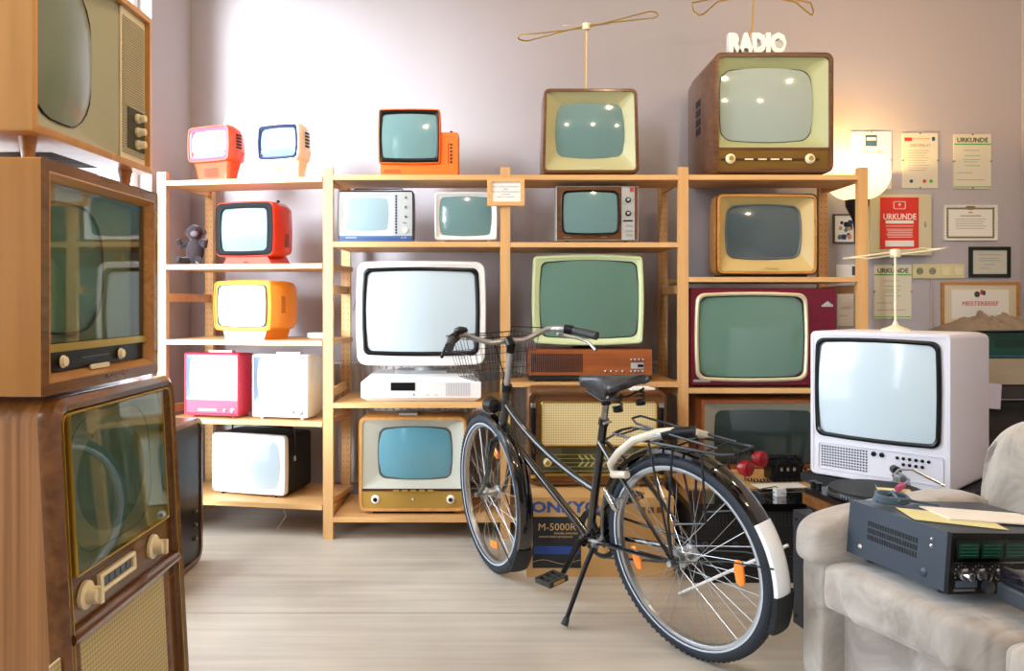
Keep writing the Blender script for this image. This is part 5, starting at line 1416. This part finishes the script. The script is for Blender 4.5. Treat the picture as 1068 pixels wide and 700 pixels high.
o = MB().box(-.05, .05, -.025, .025, .1303, .131).build('record_label', mat('pale_yellow_paper', '#e3dca4', .7), pl_, rot=(0, 0, -.5), smooth=0); o.location = (.045, -.03, 0)
ta = Vector((.325, -.045))
MB().lathe([(.034, .1035), (.034, .118), (.022, .122), (.022, .140), (.012, .146)], c=(ta.x, ta.y, 0), n=24).build('tonearm_base', STEEL, tt)
arm = MB().tube([(ta.x+.02, ta.y+.05, .150), (ta.x, ta.y, .150), (ta.x-.04, ta.y-.10, .150), (ta.x-.10, ta.y-.15, .146)], .0045, 8).build('tonearm', CHR, tt)
MB().tube([(ta.x+.016, ta.y+.035, .150), (ta.x+.028, ta.y+.070, .150)], .015, 14).build('counterweight', BLK, arm)
MB().tube([(ta.x-.10, ta.y-.15, .146), (ta.x-.135, ta.y-.17, .140)], .010, 8).build('headshell', mat('pink_head', '#c24a78', .4), arm)
MB().tube([(ta.x-.05, ta.y-.03, .150), (ta.x-.02, ta.y-.02, .168), (ta.x+.05, ta.y+.0, .16), (ta.x+.11, ta.y-.08, .12)], .004, 6).build('signal_wire', CHR, arm)
for (x, y) in ((.02, -.03), (.02, -.0)): MB().lathe([(.010, .1035), (.010, .125), (.013, .128)], c=(x, y-.01, 0), n=12).build('hinge', BLK, tt)
for y in (-.275, -.29): MB().lathe([(.010, .1035), (.010, .112), (.007, .114)], c=(.12 + (y+.29)*-.8, y, 0), n=14).build('button', CHR, tt)

# ================================================================== rack at the far right with stacked gear
rkx = empty('equipment_cabinet', (2.55, 4.18, 0), 0, 'dark low equipment cabinet against the back wall at the far right', 'cabinet')
MB().box(-.28, .44, -.03, .38, .60, .632).build('top', BLKM, rkx, smooth=0); MB().box(-.26, .42, .0, .38, .0005, .5995).build('body', mat('dark_cabinet', '#2b2622', .5), rkx, smooth=0)
def gear(name, label, cat, x0, x1, y, z, h, d, m, extra=None):
    o = empty(name, ((x0+x1)/2, y, z), 0, label, cat)
    w = (x1-x0); cab(Raw2(o), m, (-w/2, w/2, .001, h), d, .008, (0,0), .98, None)
    return o, w
class Raw2:
    def __init__(s, r): s.r = r
X0 = wx(1003, 4.15)
ro, rw_ = gear('receiver', 'dark receiver with a gold tuning knob at the far right, under the beige radio', 'radio', X0+.08, 2.96, 4.17, .6325, .085, .3, mat('dark_brown_metal', '#3a3230', .4))
MB().lathe([(.034, 0), (.032, -.008), (.022, -.010), (.020, -.020)], ax='y', n=26).build('knob', mat('dark_knob', '#30333a'), ro, loc=(.06, 0, .045))
MB().lathe([(.018, -.020), (.016, -.026)], ax='y', n=20).build('knob_cap', BRASS, ro, loc=(.06, 0, .045))
slots(Raw2(ro), STEEL, (-rw_/2+.02, rw_/2-.02, .010, .014), 1, 0, False, 1, name='trim')
bo, bw_ = gear('beige_radio', 'flat beige cased device under the green crate', 'radio', X0, 2.96, 4.16, .718, .140, .3, mat('beige_case', '#a89a84', .5))
panel(Raw2(bo), BLK, (bw_*.16, bw_*.22, .030, .038), 0, .002, .001, name='badge')
go = empty('green_crate', ((X0-.03+2.97)/2, 4.15, .8585), 0, 'dark green plastic crate under the crumpled brown paper at the far right', 'crate')
gw = 2.97-X0+.03; GM = mat('green_crate_plastic', '#0f4636', .35)
b = MB(); b.loft([rr((-gw/2, gw/2, .02, .13), .012, 0), rr((-gw/2, gw/2, .02, .13), .012, .32)], True, True)
b.box(-gw/2-.006, gw/2, -.008, .33, .115, .132); b.box(-gw/2+.02, gw/2-.02, .01, .3, .0005, .02); b.build('crate_body', GM, go)
panel(Raw2(go), mat('green_crate_shadow', '#0b3328', .5), (-.10, .12, .055, .095), 0, .002, .006, name='grip_slot')
slots(Raw2(go), mat('blue_stripe', '#3f6d9c', .4), (-gw/2+.02, gw/2-.01, .008, .014), 1, .01, False, 1, name='blue_rim')
# crumpled paper
pb = MB(); NX, NY = 60, 22; g0 = []
for j in range(NY+1):
    row = []
    for i in range(NX+1):
        x = -.26 + .58*i/NX; y = -.06 + .34*j/NY
        e_ = math.sin(PI*min(1, max(0, i/NX)))**.5 * math.sin(PI*min(1, max(.02, (j+.6)/(NY+1))))**.6
        z = .135 + e_*(.055 + .055*abs(noise.noise(Vector((x*11, y*7, 3)))) + .05*abs(noise.noise(Vector((x*28, y*20, 1)))))
        row.append(Vector((x, y, z)))
    g0.append(row)
pb.loft(g0, closed=False)
o = pb.build('crumpled_paper', mat('kraft_paper', '#8a7866', .85, bump=.6, bscale=40), None, smooth=12, loc=(go.location.x-.04, 4.15, .8585))
tag(o, 'crumpled brown wrapping paper lying on the green crate', 'paper')
o = MB().box(-.045, .045, -.0005, .0005, 0, .13).build('note', mat('lilac_note', '#c9c6da', .8), None, loc=(wx(1040, 4.1), 4.146, .6), rot=(-.03, .08, 0), smooth=0)
tag(o, 'small lilac paper note hanging in front of the dark receiver', 'paper')
# ================================================================== armchair
F0 = Vector((.928, 2.31)); dd = Vector((.32, -.947)); sang = math.atan2(dd.y, dd.x)
ac = empty('armchair', (F0.x, F0.y, 0), sang, 'large pale grey-beige suede armchair carrying the black receiver, at the lower right', 'armchair')
SU = bpy.data.materials.new('suede'); SU.use_nodes = True; nt = SU.node_tree; b = nt.nodes['Principled BSDF']
b.inputs['Roughness'].default_value = .95; b.inputs['Sheen Weight'].default_value = .5; b.inputs['Sheen Roughness'].default_value = .5
tc = nt.nodes.new('ShaderNodeTexCoord'); n = nt.nodes.new('ShaderNodeTexNoise'); n.inputs['Scale'].default_value = 5; n.inputs['Detail'].default_value = 7; n.inputs['Roughness'].default_value = .65
n.inputs['Distortion'].default_value = 1.0
rp = nt.nodes.new('ShaderNodeValToRGB'); rp.color_ramp.elements[0].position = .35; rp.color_ramp.elements[0].color = lin('#918880'); rp.color_ramp.elements[1].position = .65; rp.color_ramp.elements[1].color = lin('#bfb8af')
nt.links.new(tc.outputs['Object'], n.inputs[0]); nt.links.new(n.outputs[0], rp.inputs[0]); nt.links.new(rp.outputs[0], b.inputs['Base Color'])
n2 = nt.nodes.new('ShaderNodeTexNoise'); n2.inputs['Scale'].default_value = 300; nt.links.new(tc.outputs['Object'], n2.inputs[0])
bp_ = nt.nodes.new('ShaderNodeBump'); bp_.inputs['Strength'].default_value = .2; bp_.inputs['Distance'].default_value = .001; nt.links.new(n2.outputs[0], bp_.inputs['Height']); nt.links.new(bp_.outputs[0], b.inputs['Normal'])
def cushion(name, x0, x1, y0, y1, z0, z1, e=.42, wr=.006, wf=(14, 5, 14), warp=None, nu=72, nv=40, e2=None):
    z0, z1 = [z if z < .1 else .043 + .9625*z for z in (z0, z1)]
    c = Vector(((x0+x1)/2, (y0+y1)/2, (z0+z1)/2)); r_ = ((x1-x0)/2, (y1-y0)/2, (z1-z0)/2)
    def d(p):
        q_ = Vector(((p.x+c.x)*wf[0], (p.y+c.y)*wf[1], (p.z+c.z)*wf[2]))
        n_ = p.normalized(); p = p + n_ * wr * (noise.noise(q_) + .5*noise.noise(q_*2.3))
        return warp(p + c) - c if warp else p
    return MB().ellipsoid(c, r_, e=e, e2=e2, nu=nu, nv=nv, disp=d).build(name, SU, ac, smooth=80)
# base and front panel
cushion('base', .0, 1.25, .03, .80, .045, .34, e=.16, wr=.003)
# seat with a puckered front roll
def roll(p):
    f_ = max(0, 1 - (p.y+.02)/.22)
    p.z += -.010*(1-f_) - .10*max(0, p.y+.01) if p.z > .38 else 0
    p.y += .014*math.sin(p.x*62 + 5*noise.noise(Vector((p.x*7, p.z*6, 0)))) * f_ * max(0, min(1, (.43-p.z)/.10)) * (.5+noise.noise(Vector((p.x*5, 1, 0))))
    return p
cushion('seat', .0, .60, -.045, .62, .255, .412, e=.34, wr=.010, wf=(26, 5, 7), warp=roll, nu=150, nv=60)
cushion('seat', .56, 1.25, -.055, .62, .235, .404, e=.36, wr=.010, wf=(26, 5, 7), warp=roll, nu=130, nv=60)
# arm at the far end: fat roll sloping to the front
def armw(p):
    t_ = max(0, min(1, (p.y+.05)/.5)); p.z += .03*t_; return p
cushion('armrest', -.055, .085, -.07, .60, .36, .530, e=.55, wr=.006, warp=armw)
cushion('arm_side', -.045, .055, -.030, .78, .045, .45, e=.22, wr=.003)
# backrest: tall tufted lobes
def backw(p):
    p.y += (p.z-.30)*.18
    gx = abs(((p.x-.02)/.62) % 1 - .5)
    p.y += .022*math.exp(-((gx-.5)/.05)**2) * (1 if p.y < .62 else 0)
    # pleats running to the tuft
    tx, tz = .50, .56; dx, dz = p.x-tx, p.z-tz; r_ = math.hypot(dx, dz); a_ = math.atan2(dz, dx)
    p.y += .017*math.sin(a_*12 + 2*noise.noise(Vector((p.x*5, p.z*5, 2))))*math.exp(-((r_-.17)/.11)**2)
    p.y += .035*math.exp(-(r_/.05)**2)
    return p
cushion('backrest', -.015, .66, .50, .80, .30, .80, e=.62, e2=.55, wr=.008, wf=(6, 4, 6), warp=backw, nu=110, nv=70)
cushion('backrest', .60, 1.30, .48, .82, .30, .84, e=.6, e2=.55, wr=.008, wf=(6, 4, 6), warp=backw, nu=90, nv=60)
for x in (.05, 1.15):
    for y in (.07, .72): MB().lathe([(.024, .0005), (.028, .05)], c=(x, y, 0), n=16).build('foot', BLK, ac)
# receiver on the seat
N0 = Vector((1.072, 1.911)); Fp = Vector((.978, 2.223)); sd_ = (Fp-N0).normalized()
ayaw = math.atan2(sd_.y, sd_.x) - PI/2      # local y = towards the back
am = empty('stereo_receiver', (N0.x, N0.y, .452), 0, 'black stereo receiver with green dials and silver knobs lying on the armchair seat', 'receiver')
am.rotation_euler = (0, math.radians(5.0), ayaw)
AW, AD, AH = .46, .34, .150
DG = mat('receiver_grey', '#38424f', .36, .2)
MB().box(0, AW, .012, AD, .008, AH).build('case', DG, am, smooth=0)
MB().box(.0, AW, 0, .0115, .006, AH+.001).build('front_panel', BLK, am, smooth=0)
b = MB()
for k in range(3):
    for i in range(20): b.box(-.0012, .0008, .10+i*.0085, .105+i*.0085, .062+k*.018, .075+k*.018)
b.build('side_vent', BLKM, am, smooth=0)
for y, z, r_, m_ in ((.055, .105, .004, CHR), (.055, .122, .003, CHR), (.075, .035, .008, DG), (.29, .035, .005, STEEL)): MB().lathe([(r_*1.5, -.0012), (r_, -.004), (.0005, -.005)], ax='x', c=(0, y, z), n=12).build('screw', m_, am)
gd = mat('green_dial', '#0a2620', .25, emit=.03, emcol='#2aa080')
MB().box(.012, AW-.012, -.002, .001, .083, .136).build('dial_window', mat('dark_window', '#050607', .1), am, smooth=0)
for i in range(6):
    o = MB().box(.020+i*.072, .083+i*.072, -.0032, -.002, .092, .128).build('dial', gd, am, smooth=0)
    g = MB()
    for k in range(4): g.box(.026+i*.072, .078+i*.072, -.0038, -.0031, .098+k*.008, .0992+k*.008)
    g.build('scale_marks', mat('scale_green', '#2a7f68', .4), o, smooth=0)
MB().box(.010, AW-.010, -.0035, .001, .080, .0822).build('trim_line', CHR, am, smooth=0)
for i in range(8):
    u = .036 + i*.052
    MB().lathe([(.014, 0), (.014, -.010), (.011, -.012), (.010, -.030), (.008, -.031)], ax='y', n=20).build('knob', CHR, am, loc=(u, 0, .055))
    g = MB()
    for k in range(9):
        a_ = -.5 + k*.52; g.box(u+.020*math.cos(a_)-.0008, u+.020*math.cos(a_)+.0008, -.001, .0005, .055+.020*math.sin(a_)-.0008, .055+.020*math.sin(a_)+.0008)
    g.build('knob_scale', PAPER, am, smooth=0)
for u in (.115, .33): MB().lathe([(.016, 0), (.015, -.012), (.004, -.014)], ax='y', n=20).build('selector', mat('smoke_metal', '#6c737d', .3, .7), am, loc=(u, 0, .024))
MB().box(.016, .080, -.0015, .0005, .013, .018).build('name_strip', mat('grey_lettering', '#7c8088', .4), am, smooth=0)
MB().box(.02, .085, -.002, .0005, .022, .038).build('tape_window', mat('smoke_key', '#5a6a80'), am, smooth=0)
for x in (.04, AW-.04):
    for y in (.05, AD-.05): MB().lathe([(.014, -.006), (.014, .008)], c=(x, y, 0), n=12).build('foot', BLK, am)
# papers and cable on the receiver: same slope as its lid
def on_am(name, m, label, cat, build, lx, ly, dz=.0008, rz=0):
    o = build.build(name, m, None, smooth=40)
    o.matrix_world = Matrix.Translation((N0.x, N0.y, .452)) @ am.rotation_euler.to_matrix().to_4x4() @ Matrix.Translation((lx, ly, AH+.001+dz)) @ Matrix.Rotation(rz, 4, 'Z')
    return tag(o, label, cat)
on_am('yellow_sheet', mat('pale_yellow_paper', '#e3dca4'), 'pale yellow sheet of paper on the black receiver', 'paper', MB().box(-.11, .11, -.07, .07, 0, .0012), .135, .135, rz=-.45)
on_am('white_sheet', PAPER, 'white sheets of paper lying on top of the yellow sheet', 'paper', MB().box(-.14, .14, -.07, .07, 0, .003), .27, .15, .0025, rz=-.25)
cl = MB(); pts_ = []
for k in range(70):
    a_ = k/70*2*PI*4; s_ = 1 + .15*math.sin(k*.7)
    pts_.append((.058*math.cos(a_)*s_, .022*math.sin(a_)*s_, .012 + .006*math.sin(k*.35) + .004*(k // 18)))
cl.tube(pts_, .0042, 6); cl.tube([(.05, 0, .014), (.09, .02, .006), (.14, -.01, .006)], .004, 6); cl.tube([(.0, -.03, .012), (0, 0, .034), (0, .03, .012)], .005, 6)
on_am('coiled_cable', mat('blue_grey_cable', '#55697a', .5), 'bundled blue-grey cable coiled on the far side of the black receiver', 'cable', cl, .095, .290, .0, rz=-.1)
# small device at the right edge
sv_ = empty('cassette_box', (1.19, 1.79, .4535), ayaw-.15, 'small dark device with a smoked lid at the right edge, on the armchair seat', 'device')
MB().loft([rr((0, .16, .0, .042), .006, 0), rr((0, .16, .0, .042), .006, .10)], True, True).build('body', mat('device_grey', '#3a4048', .35), sv_)
MB().loft([rr((.003, .157, .0425, .082), .010, .006), rr((.003, .157, .0425, .082), .010, .096)], True, True).build('smoked_lid', mat('smoked_lid', '#1c1c24', .1, coat=1), sv_)
